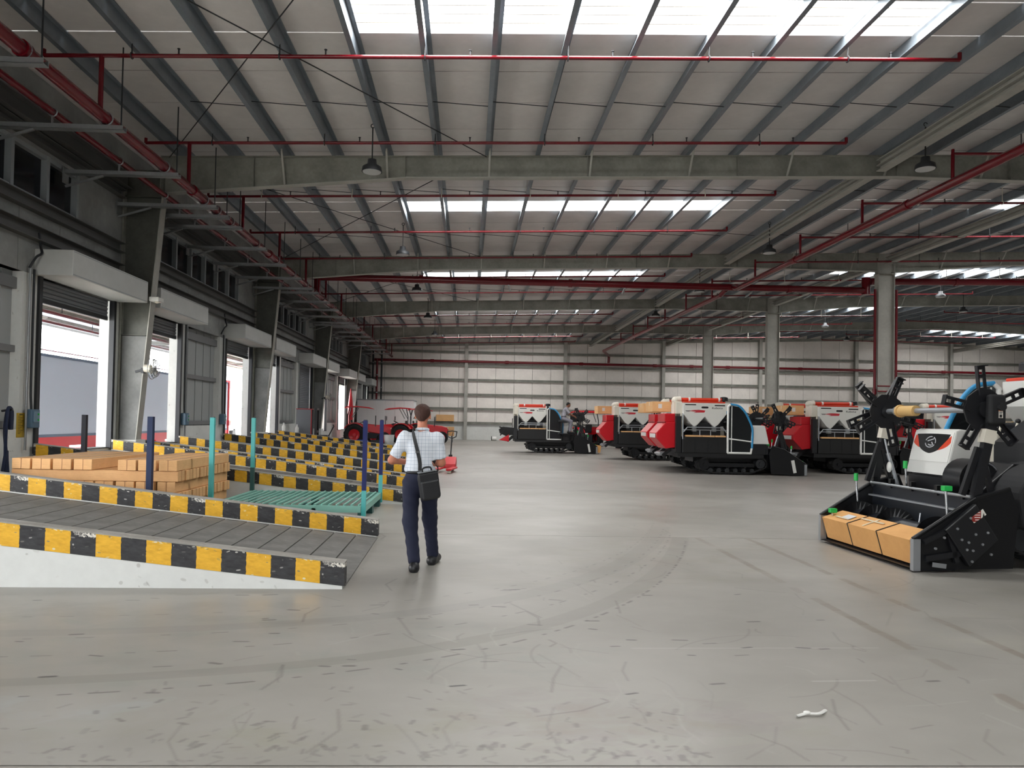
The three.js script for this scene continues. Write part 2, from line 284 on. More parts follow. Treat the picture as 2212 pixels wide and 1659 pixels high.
// portal frames
const botLeft = (x) => rafterTop(x) - (x < -1.6 ? .51 + (-1.6 - x) * .062 : x > 10.2 ? .51 + (x - 10.2) * .037 : .51);
function rafter(f) {
  const o = structure(grp('roof_beam', [0, 0, -f]));
  const xs = [-7.22, -1.6, 10.2, 15.75], top = xs.map((x) => [x, rafterTop(x)]), bot = xs.map((x) => [x, botLeft(x)]).reverse();
  mesh('web', poly([...top, ...bot], -.006, .006), M.steel, o);
  const flange = (pts, t) => pts.slice(1).map((p, i) => bar([pts[i][0], pts[i][1], 0], [p[0], p[1], 0], t, .22));
  mesh('top_flange', flange(top.map(([x, y]) => [x, y - .006]), .012), M.steel, o); mesh('bottom_flange', flange(bot, .014), M.steelLight, o);
  for (const x of [-5.1, -1.6, 2.7, 6.3, 10.2, 13]) mesh('stiffener', span(x - .006, x + .006, botLeft(x), rafterTop(x), -.1, .1), M.steel, o);
  for (let k = -4; k < 13; k += 2) { const x = .35 + ZT * k; mesh('fly_brace', [bar([x + .02, rafterTop(x) + .05, .42], [x + .02, botLeft(x) + .02, .03], .045, .006), bar([x + .04, rafterTop(x) + .05, .42], [x + .04, botLeft(x) + .02, .03], .006, .045)], M.steelLight, o); }
  // second span, from the inner column over the ridge
  const xr = [16.25, 20.5, RIDGE, 43.5, RX], dep = (x) => .51 + Math.max(0, 20.5 - x) * .06 + (x > 43.5 ? (x - 43.5) * .04 : 0);
  const t2 = xr.map((x) => [x, rafterTop(x)]), b2 = xr.map((x) => [x, rafterTop(x) - dep(x)]).reverse();
  mesh('web', poly([...t2, ...b2], -.006, .006), M.steel, o); mesh('top_flange', flange(t2.map(([x, y]) => [x, y - .006]), .012), M.steel, o); mesh('bottom_flange', flange(b2, .014), M.steelLight, o);
  for (let k = 15; k < 24; k += 2) { const x = .35 + ZT * k, yb = rafterTop(x) - dep(x); mesh('fly_brace', bar([x + .02, rafterTop(x) + .05, .42], [x + .02, yb + .02, .03], .045, .02), M.steelLight, o); }
  return o;
}
for (const f of frames) rafter(f);
for (const f of frames.slice(2)) {                            // tapered wall columns
  const o = structure(grp('column', [0, 0, -f])), top = rafterTop(-7.4) - .3, inner = (y) => -7.68 + .08 * y;
  mesh('web', poly([[-8.0, .95], [inner(.95), .95], [inner(6.75), 6.75], [inner(6.75) , top], [-8.0, top]], -.008, .008), M.columnSteel, o);
  mesh('inner_flange', bar([inner(.95), .95, 0], [inner(6.75), 6.75, 0], .02, .26), M.steelLight, o); mesh('outer_flange', span(-8.04, -8.0, .95, top, -.13, .13), M.steel, o);
  mesh('end_plate', bar([-7.2, rafterTop(-7.2), 0], [-7.2, botLeft(-7.2) - .05, 0], .03, .24), M.steel, o);
  for (const y of [3.4, 6.6]) mesh('stiffener', span(-8.0, inner(y), y - .008, y + .008, -.12, .12), M.columnSteel, o);
  mesh('casing', poly([[-7.98, .95], [inner(.95) - .02, .95], [inner(3.38) - .02, 3.38], [-7.98, 3.38]], .009, .1, .004), M.casing, o);
  mesh('plinth', rb(.5, 1.0, .5, .015, -7.78, .5, 0), M.whitePaint, o);
}
for (const f of frames.slice(2)) {                             // inner columns
  const o = structure(grp('column', [16.02, 0, -f])), h = rafterTop(16) - .02;
  mesh('web', span(-.3, .3, 0, h, -.008, .008), M.steelLight, o);
  for (const s of [-1, 1]) { mesh('flange', span(s * .31 - .012, s * .31 + .012, 0, h, -.15, .15), M.steelLight, o); mesh('stiffener', span(Math.min(s * .008, s * .3), Math.max(s * .008, s * .3), 2.7, 2.72, -.13, .13), M.steel, o); }
  mesh('base_plate', bx(.9, .03, .5, 0, .015, 0), M.darkSteel, o); mesh('cap_plate', bx(.75, .03, .34, 0, h - .8, 0), M.steel, o);
}
{                                                              // pale tie beams along the hall
  const tie = (x, y, z0, z1) => structure(mesh('tie_beam', [span(x - .11, x + .11, y - .012, y + .012, -z1, -z0), span(x - .008, x + .008, y - .13, y + .13, -z1, -z0), span(x - .11, x + .11, y + .12, y + .14, -z1, -z0), span(x - .11, x + .11, y - .14, y - .12, -z1, -z0)], M.steelLight));
  for (let i = 0; i < frames.length; i++) { const z0 = frames[i] + .14, z1 = (frames[i + 1] ?? FZ) - .14; tie(9.75, rafterTop(9.75) - .28, z0, z1); tie(16.02, rafterTop(16) - .33, z0, z1); if (i > 2) tie(39.9, rafterTop(39.9) - .6, z0, z1); }
  // wind bracing rods in the first bays, crossing under the purlins
  const br = (x0, z0, x1, z1, n) => structure(mesh('wind_brace', rod([x0, rafterTop(x0) - .05, -z0], [x1, rafterTop(x1) - .05, -z1], .011, 6), M.darkSteel));
  for (let i = 1; i < 4; i++) { const f = frames[i]; br(-6.9, f + .15, .3, f + BAY - .15); br(-.1, f + .15, -7, f + BAY - .15); }
}
// left wall with dock doors, recessed panels, window bands
{
  const wall = structure(grp('wall_left')), X0 = WX - .3;
  const put = (z0, z1, y0, y1, m, name = 'wall_panel', x0 = X0, x1 = WX) => mesh(name, span(x0, x1, y0, y1, -z1, -z0), m, wall);
  const top = rafterTop(WX) + .26;
  put(-BZ - .3, 3.6, -.4, top, M.concrete); put(3.6, 6.4, 4.12, top, M.concrete); put(3.6, 6.4, -.4, .82, M.concrete); put(6.4, F0, -.4, top, M.concrete);   // one more dock door stands open beside the camera
  let wn = 0;
  for (let k = 0; k < 5; k++) {
    const f = F0 + BAY * k, end = k === 4 ? FZ + .3 : f + BAY;
    put(f, end, -.4, .82, M.whitePaint, 'dado');
    for (const [a, b] of [[0, .5], [3.5, 3.95], [6.8, 7.3], [10.2, BAY]]) put(f + a, f + b + (b === BAY && k === 4 ? .3 : 0), .82, 4.12, M.whitePaint, 'pier');
    // precast panels above the doors with open joints
    for (let i = 0; i < 8; i++) put(f + i * BAY / 8 + .006, f + (i + 1) * BAY / 8 - .006, 4.12, 5.5, M.concrete);
    put(f, f + 2.0, 5.5, 6.44, M.concrete); put(f + 8.6, end, 5.5, 6.44, M.concrete);
    put(f, end, 6.44, top, M.concrete);
    put(f, end, 4.12, 5.5, M.joint, 'joint_filler', X0, WX - .02);
    // recessed panel between two docks
    put(f + 3.95, f + 6.8, .82, 1.28, M.whitePaint, 'dado');
    put(f + 3.95, f + 6.8, 1.28, 4.12, M.joint, 'recess_back', X0, X0 + .06);
    const n = 9, w = 2.85 / n; for (let i = 0; i < n; i++) put(f + 3.95 + i * w + .004, f + 3.95 + (i + 1) * w - .004, 1.28, 4.12, M.recess ??= std({ color: new THREE.Color('#9fa3a3'), roughness: .6 }), 'recess_sheet', X0 + .06, X0 + (i % 2 ? .1 : .115));
    for (const [y, h] of [[3.9, .2], [2.72, .12], [1.36, .12]]) put(f + 3.95, f + 6.8, y - h / 2, y + h / 2, M.rail, 'recess_rail', X0 + .115, X0 + .2);
    // steel girts and the eaves beam
    for (const [y, h] of [[5.36, .22], [4.86, .24], [6.6, .18]]) { const gm = [span(WX, WX + .16, y - h / 2, y - h / 2 + .012, -(end - .2), -(f + .16)), span(WX, WX + .012, y - h / 2, y + h / 2, -(end - .2), -(f + .16)), span(WX, WX + .16, y + h / 2 - .012, y + h / 2, -(end - .2), -(f + .16))]; mesh('girt', gm, M.girt, wall); }
    mesh('eaves_beam', [span(WX + .02, WX + .26, 7.02, 7.04, -(end - .2), -(f + .16)), span(WX + .13, WX + .15, 6.74, 7.04, -(end - .2), -(f + .16)), span(WX + .02, WX + .26, 6.73, 6.75, -(end - .2), -(f + .16))], M.girt, wall);
    // window band: six panes in a grey frame
    const win = structure(grp('window_' + (++wn), [0, 0, 0])), z0 = f + 2.0, z1 = f + 8.6, pw = (z1 - z0) / 6;
    mesh('window_frame', [span(WX - .2, WX - .02, 5.5, 5.58, -z1, -z0), span(WX - .2, WX - .02, 6.36, 6.44, -z1, -z0)], M.frameGrey, win);
    for (let i = 0; i <= 6; i++) { const z = i === 0 ? z0 + .04 : i === 6 ? z1 - .04 : z0 + pw * i; mesh('mullion', span(WX - .2, WX + .0, 5.5, 6.44, -z - .045, -z + .045), M.frameGrey, win); }
    for (let i = 0; i < 6; i++) mesh('pane', span(WX - .14, WX - .12, 5.56, 6.38, -(z0 + pw * (i + 1) - .04), -(z0 + pw * i + .04)), M.darkGlass, win);
  }
  // two thin conduits and a joint line on the panels
  const cond = []; for (const z of [13.72, 21.25, 24.45, 35.1]) cond.push(rod([WX + .06, .9, -z], [WX + .06, 4.2, -z], .022, 8)); mesh('conduit', cond, M.galv, wall);
}
// dock doors: roller curtain, guides; 'open' gives the height of the curtain's lower edge
const hoodLabels = [];
{
  let dn = 0; const slatH = .085;
  const ord = ['first', 'second', 'third', 'fourth', 'fifth', 'sixth', 'seventh', 'eighth', 'ninth', 'tenth'];
  for (let k = 0; k < 5; k++) for (const [a, b, j] of [[.5, 3.5, 0], [7.3, 10.2, 1]]) {
    const f = F0 + BAY * k, z0 = f + a, z1 = f + b, zc = (z0 + z1) / 2, closed = (k === 1 && j === 0 ? false : k === 2 && j === 1) || (k === 4), open = closed ? .84 : 3.72;
    const d = structure(grp('door_' + (++dn), [WX - .12, 0, -zc])), w = z1 - z0;
    const strips = []; for (let y = open; y < 4.1; y += slatH) strips.push(T(new THREE.CylinderGeometry(.05, .05, w - .1, 6, 1, false, Math.PI * .0, Math.PI), 0, 0, 0, Math.PI / 2).scale(.45, .85, 1).translate(0, Math.min(y + slatH / 2, 4.08), 0));
    mesh('shutter_curtain', [...strips, span(-.02, .0, open, 4.12, -w / 2 + .05, w / 2 - .05)], M.shutter, d);
    mesh('bottom_bar', rb(.06, .09, w - .1, .01, 0, open + .0, 0), M.darkSteel, d);
    for (const s of [-1, 1]) mesh('guide_rail', [span(.06, .17, .82, 4.12, s * (w / 2) - .05, s * (w / 2) + .05)], M.darkSteel, d);
    mesh('sill_plate', bx(.34, .02, w, -.05, .825, 0), M.darkSteel, d);
    // hood over the roller drum
    const h = thing('shutter_hood', '', 'shutter hood', [WX, 4.12, -zc - (j ? -.02 : .05)], 0);
    const hw = 3.2, hp = .7, hh = .48;
    mesh('casing', rb(hp, hh, hw, .012, hp / 2, hh / 2, 0), M.hood, h); mesh('seam', [span(hp - .002, hp + .003, .02, .035, -hw / 2 + .02, hw / 2 - .02), span(hp - .002, hp + .003, hh - .035, hh - .02, -hw / 2 + .02, hw / 2 - .02)], M.frameGrey, h);
    hoodLabels.push([h, k, j]);
  }
  hoodLabels.forEach(([h], i) => { h.userData.label = i < 1 ? 'white box hood over the dock door beside the camera, out at the left' : `white box hood over the ${ord[i - 1]} dock door in view along the wall`; h.userData.group = 'white shutter hoods above the dock doors'; });
}
// far wall
{
  const wall = structure(grp('wall_far')), z = -FZ;
  mesh('dado', span(WX - .3, RX + .3, -.4, 1.3, z - .3, z), M.whitePaint, wall);
  const w = 1.49;
  for (let x = -8.3, i = 0; x < RX + .2; x += w, i++) { const x1 = Math.min(x + w, RX + .3), p = poly([[x + .012, 1.3], [x1 - .012, 1.3], [x1 - .012, rafterTop(x1) + .3], [x + .012, rafterTop(x) + .3]], z - .12, z - .02 - (i % 2) * .012); mesh('wall_sheet', p, M.cladding, wall); }
  mesh('backing', poly([[WX - .3, 1.3], [RX + .3, 1.3], [RX + .3, rafterTop(RX) + .3], [RIDGE, rafterTop(RIDGE) + .3], [WX - .3, rafterTop(WX) + .3]], z - .3, z - .12), M.joint, wall);
  const piers = [-8.25, -.25, 7.75, 15.75, 23.75, 31.75, 39.75, 47.75];
  for (let i = 0; i + 1 < piers.length; i++) for (const y of [1.36, 2.49, 3.64, 4.82, 5.98, 7.05]) { const a = piers[i] + .14, b = piers[i + 1] - .14; mesh('girt', [span(a, b, y - .01, y + .01, z - .02, z + .16), span(a, b, y - .1, y + .08, z + .15, z + .16), span(a, b, y + .075, y + .09, z + .1, z + .16)], M.steel, wall); }
  for (const x of piers.slice(1)) { const o = structure(grp('column', [x, 0, z + .18])), h = rafterTop(x) - .02; mesh('web', span(-.008, .008, 0, h, -.16, .16), M.steelLight, o); for (const s of [-1, 1]) mesh('flange', span(-.13, .13, 0, h, s * .16 - .008, s * .16 + .008), M.steelLight, o); }
  structure(mesh('roof_beam', [bar([WX, rafterTop(WX) - .1, z + .1], [RIDGE, rafterTop(RIDGE) - .1, z + .1], .2, .14), bar([RIDGE, rafterTop(RIDGE) - .1, z + .1], [RX, rafterTop(RX) - .1, z + .1], .2, .14)], M.steel));
}
{
  const r = structure(grp('wall_right')); mesh('wall_panel', span(RX, RX + .3, -.4, rafterTop(RX) + .3, -FZ - .3, BZ + .3), M.concrete, r);
  const b = structure(grp('wall_near'));
  // a wide gate behind the camera stands open to the yard
  mesh('wall_panel', poly([[WX - .3, -.4], [RX + .3, -.4], [RX + .3, rafterTop(RX) + .3], [RIDGE, rafterTop(RIDGE) + .3], [WX - .3, rafterTop(WX) + .3]], BZ, BZ + .3, 0, [[[-7.4, -.02], [-1.4, -.02], [-1.4, 3.5], [-7.4, 3.5]]]), M.concrete, b);
}

// ---------------------------------------------------------------- sprinkler pipes
{
  const L = thing('sprinkler_main', 'thick red sprinkler main carried on wall brackets along the dock wall', 'pipe', [0, 0, 0]);
  const px = -6.13, py = 6.5, BZ1 = 12.2, BSP = 3.8; mesh('pipe', [rod([px, py, 2], [px, py, -58.6], .1, 14)], M.redPipe, L);
  each('coupling', [4, 10.2, 16.4, 22.6, 28.9, 35.1, 41.3, 47.6].map((z) => rod([px, py, -z + .07], [px, py, -z - .07], .122, 14)), M.redPipe, L);
  for (let k = 0; k < 14; k++) { const z = BZ1 + BSP * (k - 1); if (z < 6 || z > 58) continue; mesh('riser', rod([px + .05, py, -z], [px + .05, 7.62 + .034 * px, -z], .04, 10), M.redPipe, L); }
  mesh('feed_drop', rod([px, py, -29.7], [px, 7.15, -29.7], .13, 14), M.redPipe, L);
  const p2 = tag(mesh('sprinkler_main', rod([-7.0, 6.58, 2], [-7.0, 6.58, -58.4], .06, 12), M.redPipe), 'thinner red pipe on the brackets, between the thick main and the dock wall', 'pipe');
  const proto = thing('pipe_bracket', 'grey cantilever bracket sticking out from the dock wall under the red mains', 'bracket', [0, 0, -7.9], 0, 'pipe brackets in a row along the dock wall');
  mesh('arm', [span(WX, -5.82, 6.29, 6.3, -.07, .07), span(WX, -5.82, 6.29, 6.37, .06, .07), span(WX, -5.82, 6.29, 6.37, -.07, -.06)], M.galv, proto);
  mesh('wall_plate', bx(.02, .3, .2, WX + .02, 6.25, 0), M.galv, proto); mesh('strut', bar([WX + .02, 6.05, 0], [-7.3, 6.28, 0], .04, .04), M.galv, proto);
  mesh('hanger_rod', rod([-5.88, 6.3, 0], [-5.88, rafterTop(-5.88) + .1, 0], .012, 6), M.darkSteel, proto);
  each('clamp', [new THREE.TorusGeometry(.112, .014, 8, 16).translate(-6.13, 6.5, 0), new THREE.TorusGeometry(.072, .012, 8, 16).translate(-7.0, 6.58, 0)], M.galv, proto); mesh('stud', bx(.03, .2, .03, -7.0, 6.42, 0), M.galv, proto);
  const nb = ['second', 'third', 'fourth', 'fifth', 'sixth', 'seventh', 'eighth', 'ninth', 'tenth', 'eleventh', 'twelfth', 'thirteenth', 'fourteenth', 'fifteenth', 'sixteenth', 'seventeenth', 'eighteenth', 'nineteenth', 'twentieth', 'twenty-first', 'twenty-second', 'twenty-third', 'twenty-fourth'];
  proto.userData.label = 'grey cantilever bracket under the red mains, the one nearest the camera';
  [10.2, 12.5, 14.85, 17.05, 17.9, 18.9, 21.2, 23.4, 25.6, 27.6, 28.5, 30.7, 32.9, 35.1, 37.3, 38.3, 39.1, 41.3, 43.5, 45.7, 48.8, 51.5, 54.5].forEach((z, i) => dup(proto, [0, 0, -z], undefined, `grey cantilever bracket under the red mains, ${nb[i]} from the camera`));
  const R = thing('sprinkler_main', 'thick red sprinkler main hung below the roof over the parked harvesters', 'pipe', [0, 0, 0]);
  mesh('pipe', bent([[10.62, 7.06, 2], [10.62, 7.06, -29.1], [10.62, 7.2, -29.55]], .1, 14), M.redPipe, R); each('coupling', [5, 11.3, 17.6, 23.8].map((z) => rod([10.62, 7.06, -z + .07], [10.62, 7.06, -z - .07], .122, 14)), M.redPipe, R);
  for (let k = 1; k < 6; k++) { const z = BZ1 + BSP * (k - 1); mesh('riser', rod([10.68, 7.06, -z], [10.68, 7.74, -z], .038, 10), M.redPipe, R); }
  const R2 = thing('sprinkler_main', 'red sprinkler main running from the cross feed to the far wall', 'pipe', [0, 0, 0]);
  mesh('pipe', bent([[10.45, 7.15, -29.9], [10.4, 7.0, -30.4], [10.0, 6.95, -55], [11.2, 6.95, -59.2], [11.2, 6.4, -59.3]], .1, 14), M.redPipe, R2);
  for (let k = 6; k < 12; k++) { const z = BZ1 + BSP * (k - 1); mesh('riser', rod([10.3, 6.98, -z], [10.3, 7.74, -z], .038, 10), M.redPipe, R2); }
  const C = thing('cross_feed_pipe', 'widest dark red pipe crossing the hall behind the second roof beam', 'pipe', [0, 0, 0]);
  mesh('pipe', [rod([px, 7.18, -29.7], [16.2, 7.22, -29.7], .14, 16)], M.redPipe, C); mesh('stub', rod([16.2, 7.05, -29.7], [16.2, 7.75, -29.7], .17, 16), M.redPipe, C);
  const C2 = thing('cross_feed_pipe', 'dark red feed pipe continuing right of the nearest inner column, high up', 'pipe', [0, 0, 0]); mesh('pipe', rod([16.4, 7.6, -29.7], [39, 8.08, -29.7], .14, 16), M.redPipe, C2); each('collar', [20, 26].map((x) => rod([x - .08, 7.6 + (x - 16.4) * .0212, -29.7], [x + .08, 7.604 + (x - 16.4) * .0212, -29.7], .165, 16)), M.redPipe, C2);
  each('collar', [-2, 4, 13].map((x) => rod([x - .08, 7.2, -29.7], [x + .08, 7.2, -29.7], .165, 16)), M.redPipe, C);
  for (const x of [1.5, 6.2, 11.4, 13.9]) mesh('hanger', bar([x, 7.02, -29.55], [x + .12, 6.98, -30.6], .07, .05), M.galv, C);
  const hang = (x, z, y, yr) => [rod([x, y, z], [x, yr, z], .011, 6), new THREE.TorusGeometry(.05, .01, 6, 12).rotateY(Math.PI / 2).translate(x, y, z)];
  const branch = (k, x0, x1, y0, slope, where) => {
    const z = -(BZ1 + BSP * (k - 1)), b = thing('branch_pipe', `thin red sprinkler branch ${where}`, 'pipe', [0, 0, 0]), Y = (x) => y0 + slope * x;
    mesh('pipe', [rod([x0, Y(x0), z], [x1, Y(x1), z], .034, 8)], M.redPipe, b);
    each('end_bend', [rod([x1, Y(x1), z], [x1, Y(x1) + .12, z], .034, 8), rod([x0, Y(x0), z], [x0, Y(x0) + .1, z], .034, 8)], M.redPipe, b);
    for (let k2 = Math.ceil((x0 + .6 - .35) / ZT), i = 0, x; (x = .35 + ZT * k2) < x1 - .3; k2 += 2, i++) { mesh('hanger', hang(x, z, Y(x), rafterTop(x) + .02), k % 3 ? M.darkSteel : M.cream, b); mesh('sprinkler_head', [rod([x + .75, Y(x + .75) + .02, z], [x + .75, Y(x + .75) + .11, z], .014, 6), rod([x + .75, Y(x + .75) + .11, z], [x + .75, Y(x + .75) + .12, z], .026, 8)], M.darkSteel, b); }
    return b;
  };
  const nth = ['first', 'second', 'third', 'fourth', 'fifth', 'sixth', 'seventh', 'eighth', 'ninth', 'tenth', 'eleventh', 'twelfth', 'thirteenth', 'fourteenth'];
  for (let k = 1; k <= 13; k++) branch(k, -7.0, 8.25, 7.62, .034, `over the ramps, ${nth[k - 1]} in line down the hall`);
  for (let k = 2; k <= 12; k++) branch(k, k > 5 ? 10.3 : 10.68, 24.4, 7.38, .034, `starting at the right-hand main, ${nth[k - 2]} in line down the hall`);
  for (let k = 7; k <= 13; k++) branch(k, 28, 39.4, 8.5, 0, `beyond the inner columns near the ridge, ${nth[k - 7]} in line`);
  const W = thing('wall_pipe', 'long red pipe running across the far wall above its middle rails', 'pipe', [0, 0, 0]);
  mesh('pipe', rod([-7.6, 6.28, -59.4], [46, 6.28, -59.4], .1, 12), M.redPipe, W); each('coupling', [-3, 3, 9, 15, 18, 21, 27, 33, 39].map((x) => rod([x - .15, 6.28, -59.4], [x + .15, 6.28, -59.4], .13, 12)), M.redPipe, W);
  for (const [x, n] of [[15.62, 'left'], [16.46, 'right']]) { const r = thing('riser_pipe', `upright red pipe on the ${n} side of the nearest inner column`, 'pipe', [x, 0, -27.95]); mesh('pipe', rod([0, .1, 0], [0, 6.95, 0], .05, 10), M.redPipe, r); mesh('valve', [rod([0, 2.9, 0], [0, 3.1, 0], .075, 10)], M.redPipe, r); }
  const rung = thing('column_guard', 'pair of red bars across the nearest inner column between its risers', 'bar', [16.04, 3.0, -27.75]); mesh('bar', [rod([-.4, 0, 0], [.4, 0, 0], .03, 8), rod([-.4, .2, 0], [.4, .2, 0], .03, 8)], M.redPipe, rung);
  const down = thing('downpipe', 'red upright pipe in the far left corner of the hall', 'pipe', [-7.35, 0, -59.2]); mesh('pipe', rod([0, 0, 0], [0, 6.28, 0], .08, 10), M.redPipe, down); mesh('clamp', [1.5, 3.6, 5].map((y) => rod([0, y, 0], [0, y + .08, 0], .1, 10)), M.galv, down);
  for (const x of [-7.68, -7.0]) { const d2 = thing('downpipe', `dark upright pipe in the far left corner, ${x < -7.4 ? 'against the dock wall' : 'right of the red one'}`, 'pipe', [x, 0, -59.3]); mesh('pipe', rod([0, 0, 0], [0, 7, 0], .07, 10), M.darkSteel, d2); mesh('clamp', [2, 4, 6].map((y) => rod([0, y, 0], [0, y + .08, 0], .09, 10)), M.galv, d2); }
}
// pendant high-bay lamps, switched off
{
  const l = thing('high_bay_lamp', '', 'lamp', [0, 0, 0], 0, 'high-bay lamps hanging from the roof');
  mesh('shade', lathe([[.03, .26], [.09, .26], [.1, .16], [.2, .1], [.215, 0], [.2, 0], [.19, .09], [.08, .15], [.03, .2]], 24), M.darkSteel, l);
  mesh('lens', lathe([[.0001, .012], [.19, .012], [.195, .0], [.19, -.01], [.0001, -.014]], 24), hex('#b9bcbc', .3), l);
  mesh('cord', rod([0, .26, 0], [0, .95, 0], .014, 6), M.blackMatt, l); mesh('hook', new THREE.TorusGeometry(.04, .01, 6, 12).translate(0, .98, 0), M.darkSteel, l);
  const spots = [[-2.15, 15.7], [-2.2, 23.6], [-2.2, 30.2], [-2.2, 38.2], [-2.2, 46], [9.8, 15.6], [9.7, 23.7], [9.7, 31], [9.7, 38.4], [21.5, 33], [21.5, 44], [26, 38], [27, 52]];
  spots.forEach(([x, z], i) => { const o = i ? dup(l, [x, rafterTop(x) - .92, -z]) : l; o.position.set(x, rafterTop(x) - .92, -z); const row = x < 0 ? 'left row over the ramps' : x < 12 ? 'row near the right-hand red main' : 'far right part of the roof'; const n = ['nearest', 'second', 'third', 'fourth', 'fifth']; const idx = x < 0 ? i : x < 12 ? i - 5 : i - 9; o.userData.label = `dark round high-bay lamp, ${n[idx]} in the ${row}`; });
}

// ---------------------------------------------------------------- dock ramps with striped kerbs
const SLOPE = .112, RLEN = 6.82;
function prism(y0, y1, len, slope, z0, z1, uScale) {        // strip running towards -x, its bottom and top given at x = 0
  const p = [], uv = [], n = 30;
  const quad = (a, b, c, d, ua, ub, uc, ud) => { p.push(...a, ...b, ...c, ...a, ...c, ...d); uv.push(...ua, ...ub, ...uc, ...ua, ...uc, ...ud); };
  for (let i = 0; i < n; i++) {
    const a = -len * i / n, b = -len * (i + 1) / n, s = (x) => -x * slope, u = (x) => x * -1 / uScale;
    quad([b, y0 + s(b), z1], [a, y0 + s(a), z1], [a, y1 + s(a), z1], [b, y1 + s(b), z1], [u(b), 0], [u(a), 0], [u(a), 1], [u(b), 1]);
    quad([a, y0 + s(a), z0], [b, y0 + s(b), z0], [b, y1 + s(b), z0], [a, y1 + s(a), z0], [u(a), 0], [u(b), 0], [u(b), 1], [u(a), 1]);
    quad([b, y1 + s(b), z1], [a, y1 + s(a), z1], [a, y1 + s(a), z0], [b, y1 + s(b), z0], [u(b), .9], [u(a), .9], [u(a), .95], [u(b), .95]);
    quad([b, y0 + s(b), z0], [a, y0 + s(a), z0], [a, y0 + s(a), z1], [b, y0 + s(b), z1], [u(b), .1], [u(a), .1], [u(a), .15], [u(b), .15]);
  }
  quad([0, y0, z1], [0, y0, z0], [0, y1, z0], [0, y1, z1], [.01, 0], [.06, 0], [.06, 1], [.01, 1]);
  const g = new THREE.BufferGeometry(); g.setAttribute('position', new THREE.Float32BufferAttribute(p, 3)); g.setAttribute('uv', new THREE.Float32BufferAttribute(uv, 2)); g.computeVertexNormals(); return g;
}
{
  const bandG = (z0, z1) => prism(.03, .238, RLEN, SLOPE, z0, z1, 2.26), capG = (z0, z1) => prism(.238, .25, RLEN, SLOPE, z0 - .004, z1 + .004, 1);
  const slabN = 24, pitch = RLEN / slabN, slabG = {};
  const make = (zc, w, label, i) => {
    const r = thing('dock_ramp', label, 'ramp', [-1.15, 0, -zc], 0), hw = w / 2, th = Math.atan(SLOPE);
    mesh('core', poly([[-.14, .002], [-RLEN, .002], [-RLEN, -.03 + SLOPE * RLEN]], -hw + .14, hw - .14), M.kerbTop, r);
    const sg = slabG[w] ??= geo(bx(pitch - .014, .035, w - .29));
    for (let k = 0; k < slabN; k++) { const m = mesh('road_slab', sg, M.ramp, r, { raw: true }); const x = -(k + .5) * pitch; m.position.set(x, -.002 + -x * SLOPE, 0); m.rotation.z = -th; }
    for (const s of [1, -1]) {
      const z0 = s > 0 ? hw - .14 : -hw, z1 = z0 + .14, kerb = mesh('kerb', bandG(z0, z1), M.stripe[(i + (s > 0 ? 0 : 1)) % 3], r, { keepUV: true });
      mesh('kerb_cap', capG(z0, z1), M.kerbTop, kerb);
      mesh('kerb_wall', poly([[-.02, 0], [-.02, .03], [-RLEN, .03 + SLOPE * (RLEN - .02)], [-RLEN, 0]], z0 + .004, z1 - .004), M.whitePaint, kerb);
    }
    return r;
  };
  make(8.53, 3.1, 'nearest concrete dock ramp with black and yellow kerbs and a white side wall', 0).rotation.y = .016;
  make(15.5, 3.1, 'black and yellow kerbed dock ramp just beyond the green steel stillage', 1);
  make(19.35, 3.1, 'black and yellow kerbed dock ramp, third along the wall from the camera', 2);
  make(26.05, 3.1, 'black and yellow kerbed dock ramp, fourth along the wall from the camera', 1);
  make(30.0, 3.1, 'black and yellow kerbed dock ramp, fifth along the wall, the last before the tractors', 0);
}

